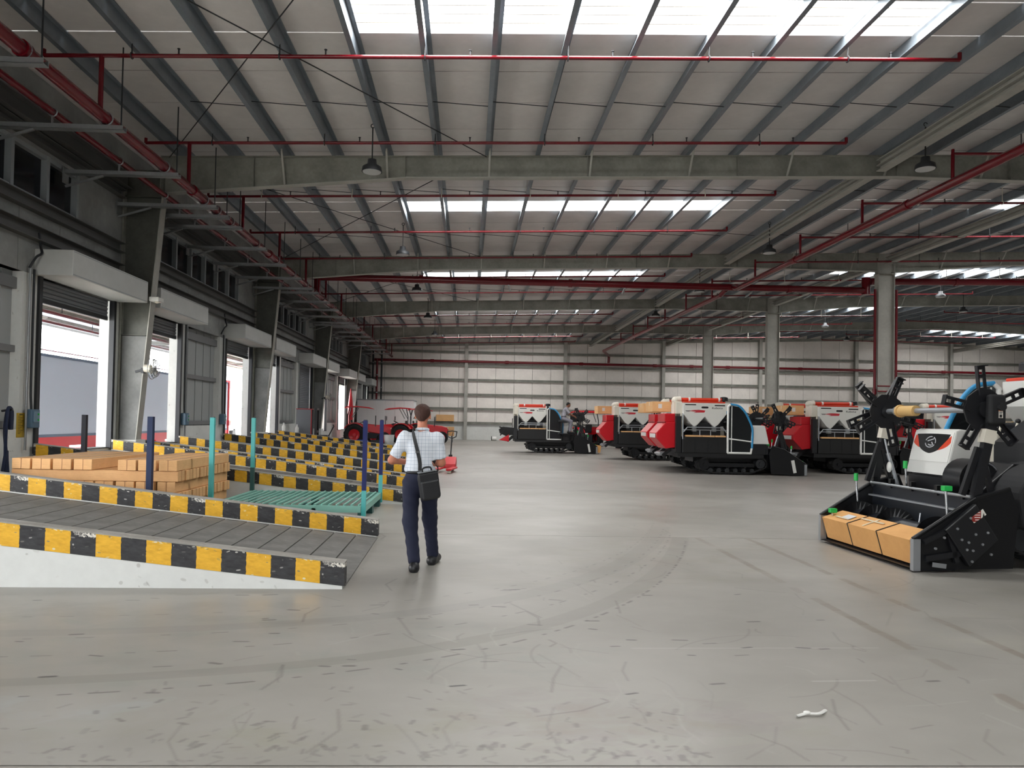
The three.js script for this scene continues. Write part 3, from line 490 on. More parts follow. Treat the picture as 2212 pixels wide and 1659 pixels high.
// ---------------------------------------------------------------- steel stillages and carton stack
{
  const teal = hex('#3fa8a6', .4), tealDark = hex('#1d4f4d', .5), tealPale = hex('#7fb5a8', .45), navy = hex('#0b1a58', .7), navyDark = hex('#0d1024', .45);
  const s = thing('steel_stillage', 'empty green steel stillage with a barred deck and four upright posts, behind the nearest ramp', 'stillage', [-2.75, 0, -12.6]);
  const hw = 1.18, hd = 1.1;
  mesh('frame', [span(-hw, hw, .14, .24, hd - .06, hd), span(-hw, hw, .14, .24, -hd, -hd + .06), span(hw - .06, hw, .14, .24, -hd, hd), span(-hw, -hw + .06, .14, .24, -hd, hd), ...[-.4, .4].map((x) => span(x - .03, x + .03, .12, .2, -hd, hd))], tealPale, s);
  for (let i = 0; i < 20; i++) { const x = -hw + .1 + i * (2 * hw - .2) / 19; mesh('deck_bar', rb(.026, .03, 2 * hd - .1, .006, x, .245, 0), tealPale, s); }
  for (const x of [-hw + .06, 0, hw - .06]) for (const z of [-hd + .12, 0, hd - .12]) mesh('foot', bx(.1, .15, .2, x, .075, z), tealDark, s);
  for (const [x, z, up, low, y] of [[-hw, hd, teal, tealDark, .25], [-hw, -hd, teal, tealDark, .6], [hw, hd, navy, teal, .42], [hw, -hd, navy, teal, .5]]) {
    const post = mesh('post', bx(.065, 1.5 - y, .065, x * .985, .06 + y + (1.5 - y) / 2, z * .985), up, s, { label: up === navy ? 'navy blue post with a turquoise foot' : 'turquoise post' });
    mesh('post_foot', bx(.068, y, .068, x * .985, .06 + y / 2, z * .985), low, post); mesh('post_cap', bx(.05, .012, .05, x * .985, 1.566, z * .985), M.black, post);
  }
  const q = thing('steel_stillage', 'dark blue steel stillage under the stack of long brown cartons', 'stillage', [-5.66, 0, -12.1]);
  mesh('frame', [span(-1.2, 1.2, .06, .14, 1.22, 1.28), span(-1.2, 1.2, .06, .14, -1.34, -1.28), span(1.1, 1.16, .06, .14, -1.28, 1.28), span(-1.16, -1.1, .06, .14, -1.28, 1.28), ...[-.6, 0, .6].map((x) => span(x - .05, x + .05, .08, .14, -1.28, 1.28))], navyDark, q);
  for (const x of [-1.1, 1.1]) for (const z of [-1.1, 1.1]) mesh('foot', bx(.12, .06, .12, x, .03, z), navyDark, q);
  for (const [x, z] of [[1.13, 1.32], [-1.13, 1.32], [-1.13, -1.31]]) mesh('post', bx(.075, 1.5, .075, x, .81, z), z > 0 ? hex('#0f2348', .7) : navyDark, q);
  // cartons: five crossed layers, every carton a thing
  const cx = -5.38, cz = -12.12, cw = .272, ch = .158, cl = 2.36;
  const carton = (w, h, d) => { const g = [rb(w, h, d, .008)]; return geo(g); };
  const gz = carton(cw - .014, ch - .004, cl), gx = carton(cl, ch - .004, cw - .014);
  const flapZ = geo([span(-.004, .004, -ch / 2 + .004, ch / 2 - .004, cl / 2 - .002, cl / 2 + .002), span(-.02, .02, ch / 2 - .004, ch / 2 - .001, -cl / 2, cl / 2)]), flapX = geo([span(cl / 2 - .002, cl / 2 + .002, -ch / 2 + .004, ch / 2 - .004, -.004, .004), span(-cl / 2, cl / 2, ch / 2 - .004, ch / 2 - .001, -.02, .02)]);
  const layerName = ['bottom', 'second lowest', 'middle', 'second highest', 'top'], pos8 = ['leftmost', 'second from left', 'third from left', 'fourth from left', 'fifth from left', 'sixth from left', 'seventh from left', 'eighth from left'], dep8 = ['nearest', 'second nearest', 'third nearest', 'fourth nearest', 'fifth nearest', 'sixth nearest', 'seventh nearest', 'farthest'];
  for (let L = 0; L < 5; L++) for (let i = 0; i < 8; i++) {
    const alongZ = L % 2 === 0; if (L === 4 && i === 4) continue;
    const idx = L === 4 && i > 4 ? i - 1 : i, c = mesh('long_carton', alongZ ? gz : gx, (i + L) % 3 ? M.card : M.card2, scene, { raw: true });
    const off = -cl / 2 + cl / 8 * (i + .5) * 1.0, y = .14 + ch / 2 + ch * L;
    if (alongZ) c.position.set(cx + off * .98 + (L === 4 ? (i < 4 ? -.02 : .03) : 0), y, cz + rr(-.015, .015) + (L === 4 ? .02 : 0)); else c.position.set(cx + rr(-.02, .03), y, cz - off);
    c.rotation.y = rr(-.006, .006);
    mesh('seam_tape', alongZ ? flapZ : flapX, hex('#9c6a3c', .5), c, { raw: true });
    tag(c, alongZ ? `long brown carton with its end to the camera, ${pos8[idx]} in the ${layerName[L]} layer` : `long brown carton lying crosswise, ${dep8[i]} in the ${layerName[L]} layer`, 'carton', 'long brown cartons stacked crosswise on the stillage');
  }
}

// ---------------------------------------------------------------- fittings on the dock wall
{
  const control = (z, label) => { const o = thing('control_box', label, 'switch box', [WX + .01, 1.3, -z]); mesh('case', rb(.14, .34, .26, .02, .08, .17, 0), hex('#4d6a80', .45), o); mesh('cover', rb(.02, .2, .16, .006, .155, .2, 0), hex('#6d8799', .4), o); mesh('button', [rod([.16, .25, -.04], [.18, .25, -.04], .018, 10), rod([.16, .15, -.04], [.18, .15, -.04], .018, 10)], M.green, o); mesh('cable', tube([[.06, .34, 0], [.06, .6, .03], [.05, 1.4, .02], [.05, 2.9, .02]], .022, 20, 8), M.darkSteel, o); return o; };
  control(13.86, 'blue-grey door control box left of the first open dock door'); control(21.15, 'blue-grey door control box right of the second dock door'); control(24.35, 'blue-grey door control box left of the third dock door');
  const sign = thing('notice', 'yellow notice sheet on the wall left of the first open dock door', 'sign', [WX + .006, 1.35, -13.66]); 
  const nt = texture(canvasOf(128, 192, (g) => { g.fillStyle = '#b99a2e'; g.fillRect(0, 0, 128, 192); g.fillStyle = '#4a4330'; for (let i = 0; i < 12; i++) g.fillRect(14, 20 + i * 13, 40 + ((i * 37) % 58), 4); g.fillRect(34, 4, 60, 9); }));
  mesh('sheet', T(new THREE.BoxGeometry(.006, .42, .22), 0, 0, 0), std({ map: nt, roughness: .6 }), sign, { keepUV: true }); mesh('backing', bx(.004, .44, .24, -.005, 0, 0), M.yellow, sign);
  const rope = thing('sling_bundle', 'bundle of dark blue lifting slings hanging on the wall at far left', 'sling', [WX + .08, 0, -13.12]); const nv = hex('#16223e', .8);
  for (let i = 0; i < 4; i++) mesh('sling', tube([[.02 * i, 1.28, -.16 + .05 * i], [.03, 1.62, -.1 + .02 * i], [.05, 1.66, .03], [.04 + .02 * i, 1.3, .1 + .02 * i], [.04, .7, .02 * i], [.05, .3, -.04 + .04 * i]], .026, 30, 8), nv, rope);
  mesh('sling', tube([[.05, .95, .06], [.08, .7, .17], [.08, .48, .2], [.06, .42, .1], [.05, .6, .02], [.05, .92, .03]], .022, 26, 8), nv, rope); mesh('hook', rod([-.08, 1.6, 0], [.1, 1.63, 0], .02, 8), M.darkSteel, rope);
  const fan = (z, y, x, label) => { const o = thing('wall_fan', label, 'fan', [x, y, -z]); mesh('guard', [0, .05, .1].map((d) => new THREE.TorusGeometry(.24 - d * .6, .008, 6, 24).rotateY(Math.PI / 2).translate(.16 + d, 0, 0)), M.galv, o); const sp = []; for (let i = 0; i < 10; i++) sp.push(T(bx(.006, .44, .006), .23, 0, 0, i * Math.PI / 10)); mesh('grille', sp, M.galv, o); for (let i = 0; i < 3; i++) { const a = i * 2.094; mesh('fan_blade', T(rb(.02, .2, .12, .01, 0, .11, 0, 0, .4), .19, 0, 0, a), M.cream, o); } mesh('motor', rod([.0, 0, 0], [.14, 0, 0], .09, 14), M.cream, o); mesh('bracket', [bx(.06, .12, .12, -.03, -.05, 0), bar([-.2, -.08, 0], [0, -.02, 0], .05, .05)], M.darkSteel, o); return o; };
  fan(17.0, 2.62, -7.32, 'round white wall fan on the nearest tapered column'); fan(38.2, 2.62, -7.32, 'round white wall fan on the third tapered column');
  const em = thing('emergency_light', 'small white emergency lamp box on the nearest tapered column, beside the hoods', 'lamp', [-7.22, 4.22, -17.28]); mesh('case', rb(.22, .1, .3, .02, 0, 0, 0), M.white, em); mesh('lens', ball(.05, .04, -.06, .06, 1, .6, 1), M.cream, em); mesh('bracket', bx(.16, .03, .05, -.06, .04, -.05), M.galv, em);
  // small junction cables looping above the piers
  for (const [z, n] of [[13.7, 'first'], [24.1, 'third']]) { const c = tag(mesh('cable', tube([[WX + .05, 4.2, -z], [WX + .14, 4.42, -z - .06], [WX + .17, 4.5, -z - .16], [WX + .1, 4.66, -z - .24], [WX + .06, 4.9, -z - .26]], .022, 24, 8), M.darkSteel), `loop of dark cable on the wall above the hood-side pier of the ${n} dock door`, 'cable'); }
}

// ---------------------------------------------------------------- combine harvester (front towards +x, ground at y = 0, header front at x = 0)
const decal = (w, h, paint) => std({ map: texture(canvasOf(w, h, paint)), roughness: .4 });
function fitUV(g, x0, x1, y0, y1) { const h = clean(g), p = h.attributes.position; for (let i = 0; i < p.count; i++) h.attributes.uv.setXY(i, (p.getX(i) - x0) / (x1 - x0), (p.getY(i) - y0) / (y1 - y0)); return h; }
M.tankSide = decal(768, 512, (g, w, h) => {
  g.fillStyle = '#d6d5cf'; g.fillRect(0, 0, w, h);
  g.fillStyle = '#1b1b1d'; for (const [x, y, l, t] of [[20, 16, 200, 24], [560, 24, 190, 26]]) { g.beginPath(); g.roundRect(x, y, l, t, 6); g.fill(); } g.beginPath(); g.roundRect(318, 62, 128, 42, 20); g.fill();
  g.fillStyle = '#3a3a3c'; g.font = 'bold 58px sans-serif'; g.save(); g.translate(508, 112); g.scale(1.0, .92); g.fillText('Kubota', 0, 0); g.restore();
  const gr = g.createLinearGradient(60, 0, 390, 0); gr.addColorStop(0, 'rgba(200,30,40,0)'); gr.addColorStop(.45, '#b93a42'); gr.addColorStop(1, '#c3121f'); g.fillStyle = gr;
  g.beginPath(); g.moveTo(60, 168); g.quadraticCurveTo(180, 120, 390, 148); g.lineTo(372, 192); g.quadraticCurveTo(250, 196, 170, 200); g.lineTo(220, 178); g.lineTo(60, 168); g.fill();
  g.fillStyle = '#3b3236'; g.fillRect(28, 152, 90, 10); g.fillRect(40, 168, 60, 8);
});
M.emblem = decal(512, 360, (g, w, h) => {
  g.fillStyle = '#e2e2de'; g.fillRect(0, 0, w, h);
  g.fillStyle = '#101114'; g.beginPath(); g.moveTo(34, 26); g.quadraticCurveTo(256, 10, 478, 26); g.lineTo(430, 150); g.quadraticCurveTo(340, 250, 250, 262); g.quadraticCurveTo(150, 248, 86, 170); g.closePath(); g.fill();
  g.fillStyle = '#d8492c'; g.beginPath(); g.moveTo(20, 40); g.lineTo(44, 40); g.lineTo(104, 196); g.quadraticCurveTo(40, 170, 8, 132); g.closePath(); g.fill(); g.beginPath(); g.moveTo(492, 40); g.lineTo(470, 60); g.lineTo(352, 222); g.quadraticCurveTo(470, 190, 500, 122); g.closePath(); g.fill();
  g.strokeStyle = '#b9bcc0'; g.lineWidth = 11; g.beginPath(); g.arc(236, 122, 66, .5, 2.9); g.stroke(); g.beginPath(); g.arc(236, 122, 66, 3.4, 4.9); g.stroke(); g.beginPath(); g.arc(236, 122, 66, 5.2, 6.5); g.stroke();
  g.lineWidth = 13; g.beginPath(); g.moveTo(196, 112); g.lineTo(276, 82); g.moveTo(252, 122); g.lineTo(276, 158); g.moveTo(212, 150); g.quadraticCurveTo(236, 168, 262, 160); g.stroke();
});
M.warn = decal(128, 64, (g, w, h) => { g.fillStyle = '#d9d6cf'; g.fillRect(0, 0, w, h); g.fillStyle = '#8c2a22'; g.fillRect(44, 6, 78, 52); g.fillStyle = '#2b2b2b'; g.beginPath(); g.moveTo(22, 16); g.lineTo(36, 46); g.lineTo(8, 46); g.fill(); g.fillStyle = '#e8e0d8'; for (let i = 0; i < 4; i++) g.fillRect(50, 14 + i * 11, 60 - i * 6, 4); });
M.warnOrange = decal(64, 128, (g, w, h) => { g.fillStyle = '#d8d4cc'; g.fillRect(0, 0, w, h); g.fillStyle = '#d0652a'; g.fillRect(0, 0, w, 52); g.fillStyle = '#222'; g.fillRect(8, 60, 48, 6); g.fillRect(8, 74, 40, 6); g.fillRect(12, 90, 38, 32); });
M.cabGlass = std({ color: new THREE.Color('#15181b'), roughness: .25 });
M.cabGlassIn = new THREE.MeshPhysicalMaterial({ color: new THREE.Color('#b9c4c4'), roughness: .12, transmission: .75, thickness: 0 });
M.shroud = hex('#191a1d', .38, .1); M.deck = hex('#131417', .5); M.bodyBlack = hex('#0d0e10', .5); M.trackSteel = hex('#1b1c1f', .5, .4);
M.headerMetal = hex('#121316', .36, .2); M.headerIn = hex('#1a1e26', .36, .25);

function makeCombine() {
  const c = grp('combine_harvester');
  const P = (n, g, m, par = c, o) => mesh(n, g, m, par, o);
  // crawler tracks
  const path = []; { const put = (pts) => path.push(...pts); put(arc(-1.42, .36, .2, Math.PI / 2, -.7, 8)); put(arc(-1.75, .14, .1, -.9, -Math.PI / 2, 3)); put(arc(-3.0, .14, .1, -Math.PI / 2, -2.2, 3)); put(arc(-3.25, .32, .23, -2.4, -Math.PI * 1.5, 8)); }
  const inner = path.map(([x, y]) => [-2.35 + (x + 2.35) * .972, .31 + (y - .31) * .84]);
  for (const s of [1, -1]) {
    const z = s * .72, lugs = []; let carry = 0;
    for (let i = 0; i < path.length; i++) { const a = path[i], b = path[(i + 1) % path.length], L = Math.hypot(b[0] - a[0], b[1] - a[1]), an = Math.atan2(b[1] - a[1], b[0] - a[0]); for (let q = carry; q < L; q += .1) { lugs.push(bx(.04, .035, .4, a[0] + (b[0] - a[0]) * q / L, a[1] + (b[1] - a[1]) * q / L, z, 0, 0, an)); carry = q + .1 - L; } }
    const belt = P('crawler_track', [poly(path, z - .21, z + .21, 0, [inner]), ...lugs], M.rubber); belt.userData.label = s > 0 ? 'right crawler track' : 'left crawler track';
    for (let i = 0; i < 6; i++) P('roller', [rod([-1.72 - i * .27, .13, z - .2], [-1.72 - i * .27, .13, z + .2], .075, 12), rod([-1.72 - i * .27, .13, z + .19], [-1.72 - i * .27, .13, z + .225], .035, 10)], M.darkSteel, belt);
    P('sprocket', [rod([-1.42, .36, z - .14], [-1.42, .36, z + .14], .15, 14), rod([-1.42, .36, z + .12], [-1.42, .36, z + .2], .06, 10)], M.darkSteel, belt); P('idler', [rod([-3.25, .32, z - .14], [-3.25, .32, z + .14], .17, 16), rod([-3.25, .32, z + .13], [-3.25, .32, z + .19], .05, 10)], M.trackSteel, belt);
    P('track_frame', [bx(1.5, .12, .14, -2.35, .3, z), bx(.3, .09, .1, -3.4, .42, z + .1 * s, 0, 0, .35)], M.trackSteel);
  }
  P('chassis', [bx(2.8, .13, 1.9, -2.75, .62, 0), bx(2.0, .2, .9, -2.5, .48, 0)], M.deck);
  // threshing body on the left side
  P('thresher_body', [poly([[-1.75, .7], [-4.2, .7], [-4.2, 1.72], [-3.9, 1.84], [-2.3, 1.84], [-1.75, 1.45]], -1.0, .05, .02)], M.shroud);
  P('thresher_lid', poly([[-4.15, 1.84], [-4.0, 1.98], [-2.5, 1.98], [-2.3, 1.84]], -.98, 0, .02), M.deck);
  const sh = P('front_shield', [poly([[-1.3, .5], [-1.24, .82], ...arc(-1.72, .72, .5, .35, 1.5, 8), [-2.2, 1.3], [-2.9, 1.12], [-3.2, .62], [-2.7, .38], [-1.7, .34]], -1.04, -.42, .03)], M.blackMatt);
  P('shield_rib', [poly([[-1.52, 1.1], [-1.66, 1.17], [-1.95, 1.17], [-1.95, 1.145], [-1.67, 1.145], [-1.53, 1.08]], -1.052, -1.035)], M.silver, sh); P('warning_label', fitUV(poly([[-2.35, .78], [-2.62, .9], [-2.56, 1.02], [-2.29, .9]], -1.05, -1.038), -2.62, -2.29, .78, 1.02), M.warn, sh, { keepUV: true });
  P('drive_cover', [rod([-1.22, .98, -.44], [-1.22, .98, -.12], .26, 24), rod([-1.22, .98, -.5], [-1.22, .98, -.43], .2, 24)], M.shroud); P('cover_trim', [new THREE.TorusGeometry(.23, .012, 6, 24, 1.3).rotateZ(1.2).translate(-1.22, .98, -.47), new THREE.TorusGeometry(.13, .01, 6, 20, .9).rotateZ(2.6).translate(-1.22, .98, -.505)], M.silver);
  P('feeder_house', [poly([[-.78, .12], [-.78, .62], [-1.5, 1.2], [-1.9, 1.2], [-1.9, .6], [-1.0, .12]], -.62, -.02, .015)], M.shroud); 
  P('engine_block', [bx(.9, .5, .85, -3.2, 1.4, .45), bx(.5, .4, .7, -2.75, 1.0, .45)], M.blackMatt); P('exhaust', [rod([-2.35, 1.4, -.15], [-2.35, 2.0, -.15], .04, 10), rod([-2.35, 2.0, -.15], [-2.35, 2.18, -.15], .09, 14), ball(.1, -2.35, 2.18, -.15, 1.25, .6, 1.25)], M.black);
  // grain tank
  const tank = P('grain_tank', [poly([[-4.0, 2.28], [-2.6, 2.28], [-2.6, 1.93], [-2.86, 1.6], [-2.98, 1.52], [-3.08, 1.6], [-3.3, 1.84], [-3.52, 1.6], [-3.62, 1.52], [-3.74, 1.6], [-4.0, 1.93]], .12, 1.0, .015)], M.white);
  P('side_print', fitUV(poly([[-3.98, 2.265], [-2.62, 2.265], [-2.62, 1.94], [-2.86, 1.63], [-2.98, 1.54], [-3.08, 1.62], [-3.3, 1.865], [-3.52, 1.62], [-3.62, 1.54], [-3.74, 1.63], [-3.98, 1.94]], 1.0, 1.006), -3.98, -2.62, 1.5, 2.265), M.tankSide, tank, { keepUV: true });
  P('tank_lid', [rb(1.34, .05, .84, .02, -3.3, 2.305, .56)], M.orangeRed, tank); each('outlet', [bx(.13, .18, .12, -2.98, 1.46, .9), bx(.13, .18, .12, -3.62, 1.46, .9)], M.galv, tank);
  P('tank_stand', [...bent([[-3.98, 1.35, 1.0], [-3.86, 1.5, 1.0], [-2.72, 1.5, 1.0], [-2.6, 1.35, 1.0]], .018, 8), rod([-4.0, 1.42, 1.0], [-2.6, 1.42, 1.0], .014, 8), rod([-3.45, .9, .98], [-3.45, 1.42, .98], .014, 8), rod([-3.1, .9, .98], [-3.1, 1.42, .98], .014, 8), rod([-4.0, .7, .98], [-4.0, 1.95, .98], .018, 8)], M.silver);
  const cover = P('side_cover', [poly([[-4.02, .68], [-2.6, .68], [-2.6, 1.2], [-3.9, 1.2], [-4.02, 1.12]], .3, 1.0, .02)], M.bodyBlack); P('panel_line', [-3.6, -3.2, -2.85].map((x) => span(x - .006, x + .006, .7, 1.18, .998, 1.006)), M.shroud, cover);
  P('card_edging', [span(-3.92, -3.4, 1.2, 1.25, .9, 1.02), span(-3.38, -2.98, 1.2, 1.25, .9, 1.02), span(-2.96, -2.62, 1.2, 1.25, .9, 1.02)], M.card);
  // unloading auger
  const au = P('unloading_auger', [rod([-4.06, 2.39, .5], [-2.6, 2.4, .5], .065, 16)], M.orangeRed); P('auger_column', [rod([-4.14, .9, .5], [-4.14, 2.3, .5], .1, 16), ball(.13, -4.12, 2.36, .5), rod([-4.12, 2.38, .5], [-3.95, 2.4, .5], .105, 16), rb(.22, .4, .24, .03, -4.1, 2.12, .75), rod([-4.04, 1.95, .92], [-4.04, 1.2, .92], .03, 8)], M.cream, au); each('auger_band', [rod([-3.7, 2.393, .5], [-3.64, 2.393, .5], .075, 16), rod([-2.72, 2.4, .5], [-2.66, 2.4, .5], .08, 16)], M.white, au); P('air_cleaner', [rod([-2.45, 1.9, .3], [-2.45, 2.38, .3], .05, 12), rod([-2.45, 2.38, .3], [-2.45, 2.48, .3], .13, 18), ball(.13, -2.45, 2.48, .3, 1, .3, 1)], M.black);
  // straw chute at the rear
  const ch = P('straw_chute', [poly([[-4.2, 1.66], [-4.2, .84], [-4.5, .8], [-4.8, 1.12], [-4.82, 1.3], [-4.5, 1.66]], -.15, .82, .02), poly([[-4.2, 1.93], [-4.2, 1.66], [-4.54, 1.66], [-4.54, 1.93]], -.1, .78, .02)], M.red); P('white_plate', bx(.012, .13, .7, -4.82, 1.21, .34), M.white, ch); P('chute_hinge', rod([-4.53, 1.655, -.15], [-4.53, 1.655, .82], .02, 8), hex('#8e0c17', .4), ch);
  P('rear_frame', [span(-4.22, -4.05, .7, 1.85, .86, .98), span(-4.22, -4.08, .68, .8, -.9, .9), bar([-4.2, .8, .4], [-4.5, .55, .4], .1, .1), bar([-4.2, .8, -.3], [-4.5, .55, -.3], .1, .1)], M.black); P('rear_hitch', [bx(.2, .14, .4, -4.5, .62, .2), rod([-4.6, .62, -.1], [-4.6, .62, .6], .04, 10)], M.silver);
  // operator's station
  const hood = P('front_panel', [poly([[-1.2, 1.0], [-1.34, 1.58], [-1.4, 1.6], [-1.78, 1.56], [-1.82, 1.0]], .16, 1.0, .02)], M.white);
  { const a = V(-1.2, 1.0, 0), b = V(-1.34, 1.58, 0), d = b.clone().sub(a).normalize(), g = new THREE.BoxGeometry(.006, .4, .8), n = V(d.y, -d.x, 0); g.rotateZ(Math.atan2(d.y, d.x) - Math.PI / 2); const m = a.clone().lerp(b, .62).addScaledVector(n, .004); g.translate(m.x, m.y, .58); const h = clean(g), p = h.attributes.position; for (let i = 0; i < p.count; i++) h.attributes.uv.setXY(i, 1 - (p.getZ(i) - .18) / .8, (V(p.getX(i), p.getY(i), 0).sub(m).dot(d) + .2) / .4); P('emblem', h, M.emblem, hood, { keepUV: true }); }
  P('panel_base', [poly([[-1.3, .66], [-1.28, 1.0], [-2.3, 1.0], [-2.3, .66]], .12, .98, .01), bx(.06, .3, .86, -1.26, .82, .56)], M.black);
  P('control_console', [poly([[-1.8, 1.02], [-1.8, 1.56], [-3.0, 1.52], [-3.0, 1.02]], .06, .22, .02), rod([-1.9, 1.56, .14], [-1.94, 1.74, .14], .014, 8), rod([-2.1, 1.55, .14], [-2.15, 1.7, .14], .014, 8), rod([-2.6, 1.2, -.12], [-2.6, 1.6, -.12], .05, 10)], M.cream); P('lever_knob', [ball(.032, -1.945, 1.76, .14), ball(.032, -2.155, 1.72, .14)], M.black);
  P('seat', [rb(.5, .14, .5, .06, -2.15, 1.16, .56), rb(.14, .52, .48, .06, -2.4, 1.45, .56, 0, 0, .12), rb(.3, .3, .4, .04, -2.2, .98, .56)], M.black); P('seat_side_cover', [rb(.9, .26, .3, .1, -2.5, 1.28, -.28), rb(.6, .2, .34, .09, -2.6, 1.5, -.4)], M.black);
  const door = P('cab_door', [...bent([[-2.55, .7, 1.0], [-2.55, 2.18, 1.0], [-2.47, 2.25, 1.0]], .035, 10), ...bent([[-2.55, .7, 1.0], [-1.8, .7, 1.0], [-1.77, .86, 1.0]], .035, 10), rod([-2.55, 1.16, 1.0], [-1.78, 1.07, 1.0], .024, 8), rod([-2.43, .7, 1.0], [-2.43, 2.2, 1.0], .018, 8)], M.white);
  P('blue_edge', [tube([[-1.76, .86, 1.0], [-1.76, 1.5, 1.0], [-1.86, 1.76, 1.0], [-2.02, 2.04, 1.0], [-2.2, 2.21, 1.0], [-2.48, 2.26, 1.0]], .034, 30, 10)], M.blue, door);
  P('door_pane', [poly([[-2.52, .74], [-1.82, .74], [-1.78, 1.5], [-1.88, 1.76], [-2.04, 2.03], [-2.21, 2.18], [-2.5, 2.23]], .99, 1.004)], M.cabGlass, door);
  // header
  const side = [[0, .03], [0, .37], [-.72, .83], [-1.12, .94], [-1.22, .7], [-1.15, .05]];
  for (const s of [1, -1]) {
    const z = s * 1.04, p = P('header_side', [poly(side, z - .018, z + .018), rod([.0, .37, z], [-.72, .83, z], .026, 8), rod([-.72, .83, z], [-1.12, .94, z], .026, 8)], M.headerMetal); p.userData.label = s > 0 ? 'right header side' : 'left header side';
    P('front_edge', span(-.07, .012, .02, .37, z - .03, z + .03), M.silver, p);
    if (s < 0) { P('gear_cover', poly([[-.32, .48], [-.67, .77], [-.93, .38], [-.6, .08]], z - .09, z - .018, .012), M.shroud, p); P('stay', [bar([-.1, .34, z - .04], [-.42, .5, z - .04], .05, .04), bar([-.12, .16, z - .04], [-.52, .22, z - .04], .06, .04), bar([-.36, .5, z - .04], [-.48, .12, z - .04], .05, .04)], M.black, p); P('bolt', [[-.45, .5], [-.6, .62], [-.5, .38], [-.58, .35], [-.66, .44], [-.56, .27], [-.63, .26], [-.74, .33], [-.8, .46], [-.62, .14], [-.84, .22], [-.2, .28], [-.3, .4]].map(([x, y]) => rod([x, y, z - .085], [x, y, z - .102], .014, 8)), M.silver, p); P('warning_label', fitUV(poly([[-.6, .62], [-.74, .72], [-.78, .66], [-.64, .565]], z - .096, z - .09), -.78, -.6, .565, .72), M.warn, p, { keepUV: true }); P('maker_plate', bx(.16, .05, .006, -.26, .09, z - .07, 0, 0, .12), M.silver, p); }
  }
  P('header_back', [poly([[-.72, .1], [-.74, .8], [-.78, .8], [-.76, .1]], -1.02, 1.02), span(-.82, -.72, .78, .82, -1.04, 1.04)], M.headerIn); P('header_rail', [rod([-.7, .84, -1.0], [-.7, .84, 1.0], .018, 8), span(-.74, -.66, .66, .68, -1.0, 1.0)], M.silver);
  P('header_pan', [poly([[0, .04], [-.2, .06], [-.72, .14], [-.72, .1], [-.5, .02], [-.05, .015]], -1.02, 1.02)], M.headerIn); P('rail_bracket', [-.85, -.4, .1, .55, .95].map((z) => bx(.06, .12, .05, -.72, .86, z)), M.headerMetal);
  { // auger with two flights carrying towards the feeder
    const g = [rod([-.5, .36, -1.0], [-.5, .36, 1.0], .11, 18)], fl = (z0, z1, turns) => { const pos = [], n = 72; for (let i = 0; i < n; i++) for (const o of [0, .008]) { const q = (t, r) => { const a = t * turns * Math.PI * 2; return [-.5 + Math.cos(a) * r, .36 + Math.sin(a) * r, z0 + (z1 - z0) * t + o]; }; const a = q(i / n, .1), b = q((i + 1) / n, .1), c2 = q((i + 1) / n, .225), d = q(i / n, .225); pos.push(...a, ...b, ...c2, ...a, ...c2, ...d); } const f = new THREE.BufferGeometry(); f.setAttribute('position', new THREE.Float32BufferAttribute(pos, 3)); f.computeVertexNormals(); f.setAttribute('uv', new THREE.Float32BufferAttribute(new Float32Array(pos.length / 3 * 2), 2)); return f; };
    const a = P('auger', g, M.headerIn); P('auger_flight', fl(1.0, -.2, 3), M.headerMetal, a); P('auger_flight', fl(-1.0, -.5, -1.4), M.headerMetal, a); P('auger_finger', [-.42, -.36, -.3, -.24].map((z, i) => rod([-.5, .36, z], [-.5 + Math.cos(i * 1.7) * .22, .36 + Math.sin(i * 1.7) * .22, z], .01, 6)), M.silver, a);
  }
  for (const [x, y, z, h, block] of [[-.46, .58, -.96, .38, 1], [-.5, .6, .98, .36, 0], [-.98, .86, .62, .3, 0], [-.12, .36, .9, .12, 1]]) { const l = P('lever', [rod([x, y - .08, z], [x + .03, y + h - .05, z], .014, 8)], M.chrome); P('lever_cap', block ? rb(.1, .06, .07, .01, x + .02, y + h - .03, z) : rod([x + .03, y + h - .1, z], [x + .03, y + h, z], .028, 10), M.green, l); }
  // reel: five-armed stars on a wrapped shaft, raised on two arms
  const shaft = P('reel_shaft', [rod([-.88, 1.83, -.92], [-.88, 1.83, .92], .035, 14), rod([-.88, 1.83, .55], [-.88, 1.83, .72], .06, 14)], M.silver); P('wrapping', [rod([-.88, 1.83, .28], [-.88, 1.83, .62], .07, 14), rod([-.88, 1.83, .6], [-.88, 1.83, .64], .085, 14)], hex('#c9a56a', .8), shaft);
  const arm = [[-.055, .15], [.055, .15], [.055, .5], [-.055, .5]], slot = (y0, y1) => [[-.02, y0], [.02, y0], [.02, y1], [-.02, y1]];
  for (const s of [1, -1]) {
    const star = P('reel_star', [poly(arc(0, 0, .245, 0, Math.PI * 2 * 9 / 10, 9), -.012, .012, .003).translate(-.88, 1.83, s * .95), rod([-.88, 1.83, s * .9], [-.88, 1.83, s * 1.0], .09, 16)], M.black);
    for (let i = 0; i < (s > 0 ? 10 : 5); i++) P('star_arm', [poly(arm, -.008, .008, .002, [slot(.25, .36), slot(.4, .455)]), span(.05, .06, .16, .5, -.04, .008), span(-.055, .055, .492, .504, -.06, .008)].map((g) => g.rotateZ(i * Math.PI * .4 - .1 + (s > 0 ? .5 : 0) + (i > 4 ? .16 : 0)).translate(-.88, 1.83, s * .95 + (i > 4 ? .16 : 0))), M.black, star);
    P('drive_case', [rb(.2, .34, .1, .04, -.96, 1.83, s * 1.03), rod([-.98, 1.86, s * 1.0], [-.98, 1.86, s * 1.12], .045, 12)], M.blackMatt, star);
    if (s < 0) P('warning_label', T(new THREE.BoxGeometry(.05, .13, .004), -.98, 1.8, -1.083), M.warnOrange, star, { keepUV: true });
